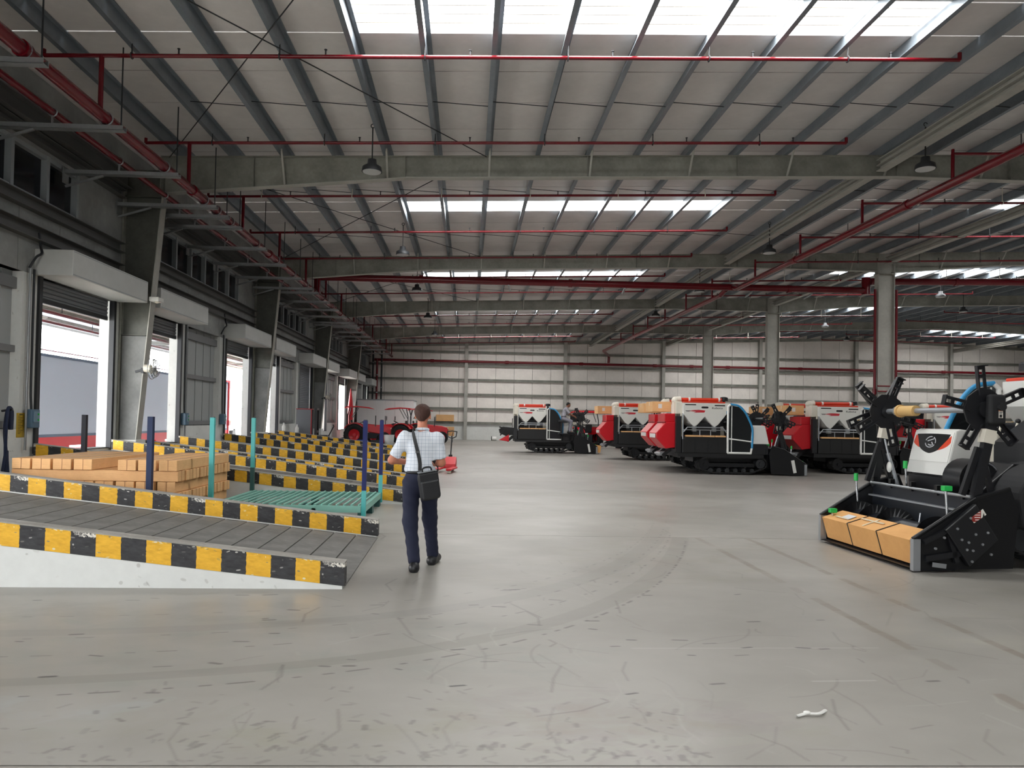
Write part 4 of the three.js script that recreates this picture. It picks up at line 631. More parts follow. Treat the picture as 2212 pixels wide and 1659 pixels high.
    const post = P('reel_arm', [bar([-.74, .8, s * 1.0], [-.94, 1.74, s * 1.0], .1, .07), bar([-.62, .86, s * .96], [-.8, 1.4, s * .97], .06, .05), bar([-1.0, .7, s * .98], [-.84, 1.3, s * .98], .05, .05)], M.black); P('foam_wrap', bar([-.87, 1.45, s * 1.0], [-.9, 1.6, s * 1.0], .13, .1), M.cream, post); P('lift_ram', [rod([-1.05, .72, s * .9], [-.9, 1.25, s * .94], .028, 10), rod([-.9, 1.25, s * .94], [-.86, 1.45, s * .95], .016, 8)], M.silver, post);
  }
  P('side_lamp', [ball(.05, -.9, 1.06, .9, .6, 1.5, 1)], M.white); P('divider_stay', [bar([-.38, .1, 1.07], [-.46, .5, 1.07], .1, .02)], M.white);
  return c;
}
const combine = makeCombine();
{
  const setUp = (o, x, zc, turn, label) => { o.position.set(x, 0, -zc); o.rotation.set(0, turn, 0); tag(o, label, 'harvester', 'combine harvesters parked in the hall'); };
  setUp(combine, 4.95, 9.12, Math.PI + .02, 'large combine harvester nearest the camera, its black header facing left with a carton in it');
  const add = (x, zc, label) => setUp(dup(combine, [0, 0, 0]), x, zc, 0, label);
  add(10.85, 24.4, 'combine harvester in the middle showing its white tank and a whole blue-edged door');
  add(11.15, 26.9, 'combine harvester mostly hidden right behind the one with the blue-edged door in the middle');
  const lone = dup(combine, [0, 0, 0]); setUp(lone, 6.5, 38.1, 0, 'combine harvester standing alone farthest left, with a man seated on it');
  lone.remove(lone.children.find((o) => o.name === 'straw_chute'));
  mesh('rear_spreader', [poly([[-4.2, .9], [-4.2, 1.25], [-4.75, 1.3], [-4.95, 1.15], [-4.9, .95], [-4.6, .82]], .2, .85, .02), bar([-4.3, 1.1, .95], [-4.95, 1.28, .95], .07, .06), bar([-4.6, 1.2, .95], [-4.9, .85, .95], .06, .05)], M.bodyBlack, lone); mesh('red_divider', poly([[-4.45, .55], [-4.45, .9], [-4.95, .62]], .5, .95, .02), M.red, lone); mesh('step_plate', [span(-2.0, -1.2, .985, 1.02, 1.0, 1.5), bar([-1.8, .98, 1.4], [-1.8, .66, .98], .05, .05), bar([-1.4, .98, 1.4], [-1.4, .66, .98], .05, .05)], M.black, lone); mesh('perch', [rb(.42, .12, .4, .03, -1.78, 1.62, 1.2), bx(.1, .56, .1, -1.85, 1.3, 1.15)], M.black, lone);
  add(10.5, 32.7, 'combine harvester between the lone one with the driver and the middle one');
  add(15.9, 25.7, 'combine harvester seen behind the raised reel of the nearest one, white tank showing');
  add(15.9, 28.3, 'combine harvester hidden behind the one that stands behind the raised reel');
  add(20.3, 26.3, 'combine harvester showing only its red auger tube above the nearest one\'s reel shaft');
  // cartons packed with the machines
  const box = (w, h, d, x, y, z, turn, label, straps) => { const b = thing('cardboard_box', label, 'box', [x, y, z], turn, 'cardboard boxes packed with the harvesters'); mesh('carton', rb(w, h, d, .008, 0, h / 2, 0), straps ? M.cardBright : M.card, b); mesh('tape_strip', [span(-w / 2 - .001, w / 2 + .001, h - .001, h + .002, -.03, .03), span(-w / 2 - .002, -w / 2, h * .6, h, -.03, .03), span(w / 2, w / 2 + .002, h * .6, h, -.03, .03)], straps ? M.cardBright : M.tape, b); return b; };
  const tops = [[10.85, 24.4, 'brown cardboard box on the rear of the middle harvester with the blue-edged door'], [11.15, 26.9, 'brown cardboard box just left of the box on the middle harvester'], [10.5, 32.7, 'brown cardboard box on the harvester left of the middle one'], [15.9, 25.7, 'brown cardboard box on the harvester behind the raised reel'], [15.9, 28.3, 'brown cardboard box with a white label, left of the white hopper end, back row']];
  tops.forEach(([x, z, l]) => { const b = box(.62, .34, .9, x - 4.5, 1.985, -z - .18, 0, l); mesh('label_sheet', span(.312, .314, .1, .24, -.1, .05), M.white, b); mesh('label_sheet', span(-.12, 0, .12, .26, .451, .453), M.white, b); });
  // long carton lying in the nearest header
  const b = thing('header_carton', 'long light brown cardboard carton strapped in the front of the nearest header', 'box', [5.0, .05, -9.12], Math.PI + .02);
  mesh('carton', poly([[-.02, .02], [.06, .3], [-.23, .395], [-.27, .1], [-.2, .0]], -.985, .985, .012), M.cardBright, b);
  for (const z of [-.34, .32]) mesh('strap', [bar([-.02, .015, z], [.065, .303, z], .008, .012), bar([.065, .305, z], [-.235, .402, z], .008, .012)], M.black, b);
  mesh('tape_strip', [bar([.03, .318, .02], [-.2, .397, .02], .006, .03).translate(0, -.002, 0), T(bx(.03, .004, .5), -.12, .3715, .05, 0, 0, -.32), T(bx(.03, .004, .3), -.03, .341, .62, 0, 0, -.32)], M.tape, b); mesh('label_sheet', T(bx(.13, .003, .2), -.08, .3575, .55, 0, 0, -.32), hex('#cfd3d8', .5), b);
  const b2 = thing('header_carton', 'short orange-brown carton in the header of the lone harvester with the driver', 'box', [6.56, .06, -38.1], 0); mesh('carton', poly([[.1, .0], [.16, .36], [-.4, .44], [-.46, .1]], -.98, .98, .012), M.cardBright, b2); mesh('strap', [-.3, .3].map((z) => bar([.165, .363, z], [-.405, .445, z], .008, .012)), M.black, b2);
}

// ---------------------------------------------------------------- red tractors with canopies (front towards +x)
function makeTractor() {
  const t = grp('tractor'), P = (n, g, m, par = t, o) => mesh(n, g, m, par, o);
  const tyre = (r, w) => { const pts = [[r * .56, -w / 2], [r * .86, -w / 2], [r * .97, -w * .42], [r, -w * .25], [r, w * .25], [r * .97, w * .42], [r * .86, w / 2], [r * .56, w / 2], [r * .56, -w / 2]]; const g = [lathe(pts, 32).rotateX(Math.PI / 2)]; for (let i = 0; i < 18; i++) for (const s of [1, -1]) g.push(T(bx(.05, .05, w * .5), 0, r * 1.0, s * w * .24, 0, s * .5, 0).rotateZ((i + (s > 0 ? 0 : .5)) * Math.PI / 9)); return g; };
  const wheel = (x, r, w, z) => { const k = P('tyre', tyre(r, w).map((g) => g.translate(x, r, z)), M.rubber); P('rim', [lathe([[.02, -.02], [r * .25, -.03], [r * .5, .06], [r * .58, .09], [r * .58, -.1], [r * .5, -.06]], 24).rotateX(Math.PI / 2 * Math.sign(z)).translate(x, r, z + Math.sign(z) * w * .2), rod([x, r, z], [x, r, z + Math.sign(z) * w * .45], .09, 12)], M.red, k); };
  for (const s of [1, -1]) { wheel(0, .6, .36, s * .68); wheel(1.72, .38, .24, s * .6); P('fender', [poly([...arc(0, .6, .72, .15, 2.6, 12), ...arc(0, .6, .68, .15, 2.6, 12).reverse()], s * .66 - .19, s * .66 + .19), poly([...arc(0, .6, .72, .15, 2.6, 12)], s * .48 - .01, s * .48 + .01)], M.red); }
  P('hood', [poly([[.62, .82], [.62, 1.18], [.75, 1.24], [1.7, 1.16], [2.05, 1.06], [2.12, .92], [2.1, .62], [1.9, .6], [.9, .74]], -.27, .27, .04)], M.red); P('grille', [rb(.03, .3, .44, .01, 2.125, .8, 0)], M.black); P('headlamp', [rb(.03, .08, .12, .01, 2.12, 1.0, .15), rb(.03, .08, .12, .01, 2.12, 1.0, -.15)], M.white);
  P('gearbox', [bx(1.9, .34, .36, .8, .55, 0), bx(.5, .5, .5, 0, .6, 0)], M.darkSteel); P('front_axle', [rod([1.72, .38, -.5], [1.72, .38, .5], .06, 10), bx(.3, .2, .3, 1.75, .5, 0)], M.darkSteel); P('step', [span(.35, .75, .5, .53, -.62, .62)], M.black);
  P('seat', [rb(.44, .12, .46, .05, .02, 1.0, 0), rb(.12, .46, .44, .05, -.2, 1.24, 0, 0, 0, .14)], M.black); P('dashboard', [poly([[.5, .82], [.56, 1.3], [.7, 1.26], [.7, .82]], -.2, .2, .02)], M.black); P('steering_wheel', [T(new THREE.TorusGeometry(.19, .016, 8, 24), .42, 1.36, 0, Math.PI / 2, 0, .45), rod([.58, 1.16, 0], [.42, 1.36, 0], .02, 8)], M.black); P('lever', [rod([.3, .9, .3], [.24, 1.3, .34], .012, 6), rod([.4, .9, -.3], [.34, 1.25, -.34], .012, 6)], M.black);
  P('canopy', [poly([[-.62, 2.2], [-.5, 2.27], [.1, 2.3], [.8, 2.24], [1.1, 2.15], [1.05, 2.13], [.7, 2.18], [.1, 2.23], [-.5, 2.2], [-.6, 2.15]], -.62, .62, .02)], M.red); P('canopy_post', [...bent([[-.4, .9, .55], [-.42, 1.7, .55], [-.3, 2.2, .5]], .03, 8), ...bent([[-.4, .9, -.55], [-.42, 1.7, -.55], [-.3, 2.2, -.5]], .03, 8), rod([-.2, 1.6, .53], [.15, 2.22, .48], .02, 8), rod([-.2, 1.6, -.53], [.15, 2.22, -.48], .02, 8)], M.black); P('exhaust', [rod([1.2, 1.1, .3], [1.2, 1.75, .3], .03, 10)], M.black); P('linkage', [bar([-.2, .5, .3], [-.85, .35, .35], .06, .05), bar([-.2, .5, -.3], [-.85, .35, -.35], .06, .05), rod([-.8, .36, -.4], [-.8, .36, .4], .03, 8)], M.black);
  return t;
}
const tractor = makeTractor();
{
  const g = 'red canopy tractors parked in the hall';
  tractor.position.set(-6.75, 0, -44.6); tractor.rotation.y = .08; tag(tractor, 'red tractor with red canopy beyond the last ramp, nearest the dock wall', 'tractor', g);
  dup(tractor, [-4.15, 0, -47.2], Math.PI - .1, 'red tractor with red canopy, second from the dock wall, facing the wall'); dup(tractor, [-3.5, 0, -50.3], .05, 'red tractor with red canopy half hidden behind the walking man');
  dup(tractor, [7.2, 0, -44.8], Math.PI * .62, 'red tractor behind the lone harvester, the one nearer the far wall pier'); dup(tractor, [10.6, 0, -44.6], Math.PI * .62, 'red tractor behind the harvester left of the middle one'); 
}
// ---------------------------------------------------------------- other things on the floor
{
  const cab = thing('site_cabin', 'white box cabin standing in front of the far wall behind the red tractors', 'cabin', [-5.9, 0, -54]); const n = 6, cw = 4.0 / n;
  mesh('body', span(-2, 2, .1, 2.9, -1.2, 1.2), M.cabinWhite ??= hex('#eceeee', .5), cab); for (let i = 0; i < n; i++) mesh('panel', rb(cw - .02, 2.72, .04, .01, -2 + cw * (i + .5), 1.5, 1.21), M.cabinWhite, cab); mesh('roof_edge', [span(-2.04, 2.04, 2.86, 2.94, -1.24, 1.26)], M.frameGrey, cab); mesh('base_rail', [span(-2, 2, 0, .1, -1.1, -1), span(-2, 2, 0, .1, 1, 1.1)], M.darkSteel, cab); mesh('vent', [bx(.05, .3, .02, .1, 1.6, 1.24), bx(.05, .3, .02, .7, 1.6, 1.24)], M.darkSteel, cab);
  const st = thing('pallet_stacker', 'dark upright pallet stacker with a grey panel standing between two ramps by the wall', 'stacker', [-7.0, 0, -33.3], .05);
  mesh('mast', [span(.2, .3, .05, 2.0, -.34, -.26), span(.2, .3, .05, 2.0, .26, .34), span(.2, .3, 1.9, 2.0, -.3, .3), span(.2, .3, .9, 1.0, -.3, .3)], M.black, st); mesh('panel', [rb(.66, 1.8, .05, .02, -.28, 1.03, .25), rb(.66, 1.8, .05, .02, -.28, 1.03, -.25)], hex('#6d7076', .4, .3), st); mesh('panel_edge', [span(-.62, .06, 1.93, 1.96, -.28, .28), span(.03, .06, .14, 1.93, .2, .28)], M.red, st); mesh('drive_unit', rb(.5, .7, .6, .08, .55, .45, 0), M.black, st); mesh('fork', [span(-1.0, .2, .05, .11, -.28, -.12), span(-1.0, .2, .05, .11, .12, .28)], M.black, st); mesh('wheel', [rod([.6, .08, -.2], [.6, .08, -.1], .08, 12), rod([.6, .08, .1], [.6, .08, .2], .08, 12), rod([-.9, .05, -.2], [-.9, .05, .2], .05, 10)], M.rubber, st); mesh('handle', bent([[.75, .7, 0], [1.0, 1.2, 0], [1.0, 1.25, .15]], .025, 8), M.black, st);
  // hand pallet truck beyond the man
  const pj = thing('pallet_truck', 'red hand pallet truck with a black loop handle, just beyond the walking man', 'pallet truck', [-.55, 0, -23.2], Math.PI * .5 - .15);
  mesh('fork', [rb(1.15, .06, .16, .02, -.75, .12, .19), rb(1.15, .06, .16, .02, -.75, .12, -.19)], M.red, pj); mesh('body', [poly([[-.2, .08], [.06, .08], [.1, .3], [0, .44], [-.2, .22]], -.2, .2, .02)], M.red, pj); mesh('steer_wheel', [rod([.1, .1, -.1], [.1, .1, -.03], .1, 14), rod([.1, .1, .03], [.1, .1, .1], .1, 14)], M.rubber, pj); mesh('fork_roller', [rod([-1.2, .05, -.24], [-1.2, .05, -.14], .05, 10), rod([-1.2, .05, .14], [-1.2, .05, .24], .05, 10)], M.cream, pj); mesh('pump', rod([.06, .2, 0], [.06, .5, 0], .06, 12), M.black, pj);
  const tl = mesh('tiller', rod([.08, .45, 0], [.24, 1.0, 0], .022, 10), M.black, pj); mesh('grip_loop', bent([[.24, 1.0, 0], [.26, 1.06, .13], [.3, 1.22, .15], [.3, 1.24, 0], [.3, 1.22, -.15], [.26, 1.06, -.13], [.24, 1.0, 0]], .016, 8), M.black, tl); mesh('release_lever', rod([.26, 1.08, .0], [.3, 1.2, .03], .01, 6), M.black, tl);
  const pl = thing('wood_bundle', 'short stack of brown boards just right of the walking man\'s shoulder, far off', 'boards', [-1.6, 0, -52.6]); for (let i = 0; i < 5; i++) mesh('board', rb(1.2, .12, .5, .01, 0, .5 + i * .13, 0), M.card, pl); mesh('trestle', [bx(.1, .44, .5, -.45, .22, 0), bx(.1, .44, .5, .45, .22, 0)], M.darkSteel, pl);
  const cb = thing('cardboard_box', 'flat brown cardboard box on the ledge of the far wall', 'box', [-1.88, 1.45, -59.62]); mesh('carton', rb(1.42, .52, .3, .01, 0, .27, 0), M.card, cb); mesh('tape_strip', span(-.71, .71, .526, .532, -.03, .03), M.tape, cb);
  const bk = thing('white_drum', 'small white drum lying on the floor at the foot of the far wall', 'drum', [2.05, 0, -58.4]); mesh('drum_body', T(lathe([[.001, -.2], [.16, -.2], [.17, -.15], [.17, .15], [.16, .2], [.001, .2]], 20), 0, .17, 0, 0, 0, Math.PI / 2), M.white, bk); mesh('lid', T(lathe([[.001, .2], [.18, .2], [.18, .23], [.001, .24]], 20), 0, .18, 0, 0, 0, Math.PI / 2), M.black, bk);
  const sk = thing('plastic_strip', 'crumpled white strip of plastic lying on the bare floor near the camera', 'strip', [1.93, .012, -4.05]); mesh('strip', tube([[-.1, 0, .03], [-.03, .004, .0], [.03, .01, .01], [.1, .002, -.05]], .011, 20, 6).scale(1, .6, 1), M.white, sk); mesh('knot', ball(.016, -.03, .008, 0, 1.3, .6, 1), M.white, sk);
  // bits between the ramps and the tractors
  const pail = (x, z, m, label, r = .16, h = .36) => { const o = thing('pail', label, 'pail', [x, 0, -z]); mesh('pail_body', lathe([[.001, 0], [r * .85, 0], [r, h], [r * 1.05, h], [r * 1.05, h + .02], [r * .95, h + .02], [r * .8, .02], [.001, .02]], 20), m, o); mesh('bail', T(new THREE.TorusGeometry(r, .006, 6, 16, Math.PI), 0, h, 0, 0, .4), M.darkSteel, o); return o; };
  pail(-4.6, 43.4, hex('#cfd3d2', .5), 'large pale grey pail in front of the tractors, left of the two pale ones', .3, .62); pail(-3.7, 43.2, hex('#b7c0c4', .5), 'pale grey pail in front of the tractors, right of the larger one', .26, .5); pail(-2.5, 43.0, hex('#63bccb', .45), 'light blue pail in front of the second tractor', .25, .45);
  const cr = (x, z, m, label) => { const o = thing('plastic_crate', label, 'crate', [x, 0, -z], .1); mesh('wall', [span(-.3, .3, 0, .03, -.2, .2), span(-.3, .3, 0, .32, .18, .2), span(-.3, .3, 0, .32, -.2, -.18), span(.28, .3, 0, .32, -.2, .2), span(-.3, -.28, 0, .32, -.2, .2)], m, o); mesh('rim', [span(-.32, .32, .3, .33, .19, .22), span(-.32, .32, .3, .33, -.22, -.19)], m, o); return o; };
  cr(-6.1, 42.9, hex('#23489a', .5), 'blue plastic crate in front of the nearest tractor'); cr(-5.3, 43.1, hex('#2a2c30', .6), 'black plastic crate in front of the nearest tractor\'s hood'); cr(-3.1, 43.6, hex('#93c9cf', .5), 'pale turquoise crate between the pails in front of the tractors');
  const bottle = (x, y, z, label) => { const o = thing('bottle', label, 'bottle', [x, y, -z]); mesh('bottle_body', lathe([[.001, 0], [.07, 0], [.075, .03], [.075, .2], [.03, .27], [.025, .32], [.001, .32]], 16), M.white, o); mesh('cap', lathe([[.03, .3], [.032, .345], [.001, .35]], 12), hex('#d5d8da', .4), o); };
  bottle(-7.75, .987, 31.48, 'white plastic bottle on the upper end of the fifth ramp\'s far kerb, nearer the wall'); bottle(-7.2, .926, 31.48, 'white plastic bottle on the fifth ramp\'s far kerb, farther from the wall');
  const rp = thing('red_post', 'tall tapered red post by the dock wall, rising above the nearest tractor\'s canopy', 'post', [-7.35, 0, -46.4]); mesh('shaft', lathe([[.001, 0], [.17, 0], [.16, 2.3], [.03, 3.4], [.001, 3.42]], 16), M.red, rp); mesh('foot', rb(.5, .08, .5, .02, 0, .04, 0), M.darkSteel, rp);
}

// ---------------------------------------------------------------- outside: yard, loading canopy, trailers
{
  structure(mesh('yard', span(-120, WX - .3, -.6, -.42, -130, 60), M.yard)); structure(mesh('yard', span(WX - .3, 70, -.3, -.02, BZ + .3, 60), M.yard));
  const can = structure(grp('canopy'));
  mesh('canopy_roof', [span(-13, WX - .3, 4.42, 4.46, -62, -2)], M.cladding, can); mesh('fascia', span(-13.06, -13, 4.24, 4.5, -62, -2), M.steelLight, can);
  for (let i = 0; i < 4; i++) mesh('purlin', span(-12.6 + i * 1.2, -12.52 + i * 1.2, 4.3, 4.42, -62, -2), M.steel, can);
  for (const f of [6.8, ...frames.slice(2), 59.8]) mesh('rafter', [poly([[-12.9, 4.3], [WX - .3, 4.3], [WX - .3, 4.05], [-12.9, 4.22]], -f - .06, -f + .06)], M.steel, can);
  for (const [x, n] of [[-9.6, 'nearest the wall'], [-10.8, 'middle one'], [-12.0, 'outermost']]) { const p = thing('sprinkler_pipe', `red pipe under the loading canopy outside, ${n}`, 'pipe', [0, 0, 0]); mesh('pipe', rod([x, 4.16, -2], [x, 4.16, -60], .05, 10), M.redPipe, p); each('hanger', Array.from({ length: 15 }, (_, i) => rod([x, 4.16, -4 - i * 4], [x, 4.43, -4 - i * 4], .012, 5)), M.darkSteel, p); }
  [['first', 19.4], ['second', 25.5], ['third', 31], ['fourth', 44]].forEach(([n, z]) => { const l = thing('tube_light', `white tube lamp under the loading canopy outside, ${n} from the camera`, 'lamp', [-11.3, 4.05, -z], 0, 'tube lamps under the loading canopy'); mesh('housing', rb(.12, .05, 1.5, .02, 0, .06, 0), M.white, l); mesh('tube', rod([0, .02, -.72], [0, .02, .72], .018, 8), M.white, l); each('rod', [rod([0, .08, -.5], [0, .38, -.5], .008, 5), rod([0, .08, .5], [0, .38, .5], .008, 5)], M.darkSteel, l); });
  const trailer = (x, z0, z1, label) => {
    const t = thing('truck_trailer', label, 'trailer', [x, -.42, -(z0 + z1) / 2]), L = z1 - z0, w = 2.4;
    mesh('tarpaulin', rb(w, 2.42, L, .06, 0, 2.5, 0), hex('#ccd6e6', .6), t); mesh('tarp_hem', [span(w / 2 - .002, w / 2 + .015, 1.28, 1.36, -L / 2 + .05, L / 2 - .05), span(w / 2 - .002, w / 2 + .02, 3.62, 3.7, -L / 2 + .05, L / 2 - .05)], hex('#6d7c93', .6), t);
    mesh('bed', [span(-w / 2, w / 2 + .02, 1.0, 1.28, -L / 2, L / 2), span(-w / 2 + .1, w / 2 + .01, .68, .76, -L / 2, L / 2)], M.trailerRed ??= hex('#e23a44', .5), t); mesh('side_box', Array.from({ length: Math.floor(L / 1.8) }, (_, i) => rb(.1, .26, .9, .02, w / 2 - .06, .88, -L / 2 + .9 + i * 1.8)), M.trailerRed, t);
    mesh('end_frame', [span(-w / 2 - .04, w / 2 + .06, .75, 3.8, -L / 2 - .14, -L / 2), span(w / 2 - .02, w / 2 + .12, 1.5, 1.75, -L / 2 - .2, -L / 2 + .1)], M.red, t); mesh('rail', [rod([.9, 3.85, -L / 2], [.9, 3.85, L / 2], .02, 6), ...[0, .25, .5, .75, 1].map((q) => rod([.9, 3.7, -L / 2 + L * q], [.9, 3.86, -L / 2 + L * q], .02, 6))], M.redPipe, t);
    for (let i = 0; i < 3; i++) mesh('wheel', [rod([-1.1, .5, L / 2 - 1.5 - i * 1.35], [-.8, .5, L / 2 - 1.5 - i * 1.35], .5, 20), rod([.8, .5, L / 2 - 1.5 - i * 1.35], [1.1, .5, L / 2 - 1.5 - i * 1.35], .5, 20), rod([1.09, .5, L / 2 - 1.5 - i * 1.35], [1.14, .5, L / 2 - 1.5 - i * 1.35], .2, 14)], M.rubber, t);
    return t;
  };
  trailer(-13.45, 15, 38.2, 'red truck trailer with blue-grey tarpaulin side parked outside the first two dock doors');
  const tr = thing('parked_truck', 'pale parked truck body seen small through the third dock door', 'truck', [-21, -.42, -62], 0); mesh('body', rb(2.4, 2.5, 5, .05, 0, 2.0, 0), M.white, tr); mesh('cab', rb(2.3, 2.0, 1.8, .15, 0, 1.6, 3.6), M.white, tr); mesh('wheel', [-1.6, 1.6, 3.8].map((z) => rod([.9, .45, z], [1.2, .45, z], .45, 18)), M.rubber, tr); mesh('band', span(1.19, 1.22, 1.4, 1.6, -2.4, 2.4), hex('#e0a028', .5), tr);
}

// ---------------------------------------------------------------- people: smooth bodies meshed from a distance field (surface nets)
function surface(field, lo, hi, cell) {
  const n = [0, 1, 2].map((k) => Math.ceil((hi[k] - lo[k]) / cell) + 1), [nx, ny, nz] = n, d = new Float32Array(nx * ny * nz);
  for (let k = 0, i = 0; k < nz; k++) for (let j = 0; j < ny; j++) for (let a = 0; a < nx; a++) d[i++] = field(lo[0] + a * cell, lo[1] + j * cell, lo[2] + k * cell);
  const at = new Int32Array(nx * ny * nz).fill(-1), pos = [], idx = [], I = (a, j, k) => a + nx * (j + ny * k), E = [[0, 1], [0, 2], [0, 4], [1, 3], [1, 5], [2, 3], [2, 6], [3, 7], [4, 5], [4, 6], [5, 7], [6, 7]];
  for (let k = 0; k < nz - 1; k++) for (let j = 0; j < ny - 1; j++) for (let a = 0; a < nx - 1; a++) {
    const v = []; let m = 0; for (let q = 0; q < 8; q++) { v[q] = d[I(a + (q & 1), j + (q >> 1 & 1), k + (q >> 2))]; if (v[q] < 0) m |= 1 << q; }
    if (m === 0 || m === 255) continue;
    let x = 0, y = 0, z = 0, c = 0; for (const [p, q] of E) if ((v[p] < 0) !== (v[q] < 0)) { const t = v[p] / (v[p] - v[q]); x += (p & 1) + t * ((q & 1) - (p & 1)); y += (p >> 1 & 1) + t * ((q >> 1 & 1) - (p >> 1 & 1)); z += (p >> 2) + t * ((q >> 2) - (p >> 2)); c++; }
    at[I(a, j, k)] = pos.length / 3; pos.push(lo[0] + (a + x / c) * cell, lo[1] + (j + y / c) * cell, lo[2] + (k + z / c) * cell);
  }
  for (let k = 1; k < nz - 1; k++) for (let j = 1; j < ny - 1; j++) for (let a = 1; a < nx - 1; a++) {
    const s = d[I(a, j, k)] < 0, quad = (p, q, r, t, f) => { if (p < 0 || q < 0 || r < 0 || t < 0) return; f ? idx.push(p, q, r, p, r, t) : idx.push(p, r, q, p, t, r); };
    if (s !== d[I(a + 1, j, k)] < 0) quad(at[I(a, j - 1, k - 1)], at[I(a, j, k - 1)], at[I(a, j, k)], at[I(a, j - 1, k)], s);
    if (s !== d[I(a, j + 1, k)] < 0) quad(at[I(a - 1, j, k - 1)], at[I(a - 1, j, k)], at[I(a, j, k)], at[I(a, j, k - 1)], s);
    if (s !== d[I(a, j, k + 1)] < 0) quad(at[I(a - 1, j - 1, k)], at[I(a, j - 1, k)], at[I(a, j, k)], at[I(a - 1, j, k)], s);
  }
  const g = new THREE.BufferGeometry(); g.setAttribute('position', new THREE.Float32BufferAttribute(pos, 3)); g.setIndex(idx); g.computeVertexNormals(); g.setAttribute('uv', new THREE.Float32BufferAttribute(new Float32Array(pos.length / 3 * 2), 2)); return g;
}
const cone = (a, b, ra, rb2, sz = 1) => { const dx = b[0] - a[0], dy = b[1] - a[1], dz = (b[2] - a[2]) / sz, L = dx * dx + dy * dy + dz * dz || 1e-9; return (x, y, z) => { const px = x - a[0], py = y - a[1], pz = (z - a[2]) / sz; let t = (px * dx + py * dy + pz * dz) / L; t = t < 0 ? 0 : t > 1 ? 1 : t; const qx = px - dx * t, qy = py - dy * t, qz = pz - dz * t; return Math.sqrt(qx * qx + qy * qy + qz * qz) - (ra + (rb2 - ra) * t); }; };
const egg = (c, r) => (x, y, z) => { const a = (x - c[0]) / r[0], b = (y - c[1]) / r[1], q = (z - c[2]) / r[2], l = Math.sqrt(a * a + b * b + q * q); return (l - 1) * Math.min(r[0], r[1], r[2]); };
const blend = (list, k) => (x, y, z) => { let d = list[0](x, y, z); for (let i = 1; i < list.length; i++) { const e = list[i](x, y, z), h = Math.max(k - Math.abs(d - e), 0) / k; d = Math.min(d, e) - h * h * k * .25; } return d; };
const bounds = (pts, pad) => [[0, 1, 2].map((k) => Math.min(...pts.map((p) => p[k])) - pad), [0, 1, 2].map((k) => Math.max(...pts.map((p) => p[k])) + pad)];
const lerp3 = (a, b, t) => a.map((v, k) => v + (b[k] - v) * t);

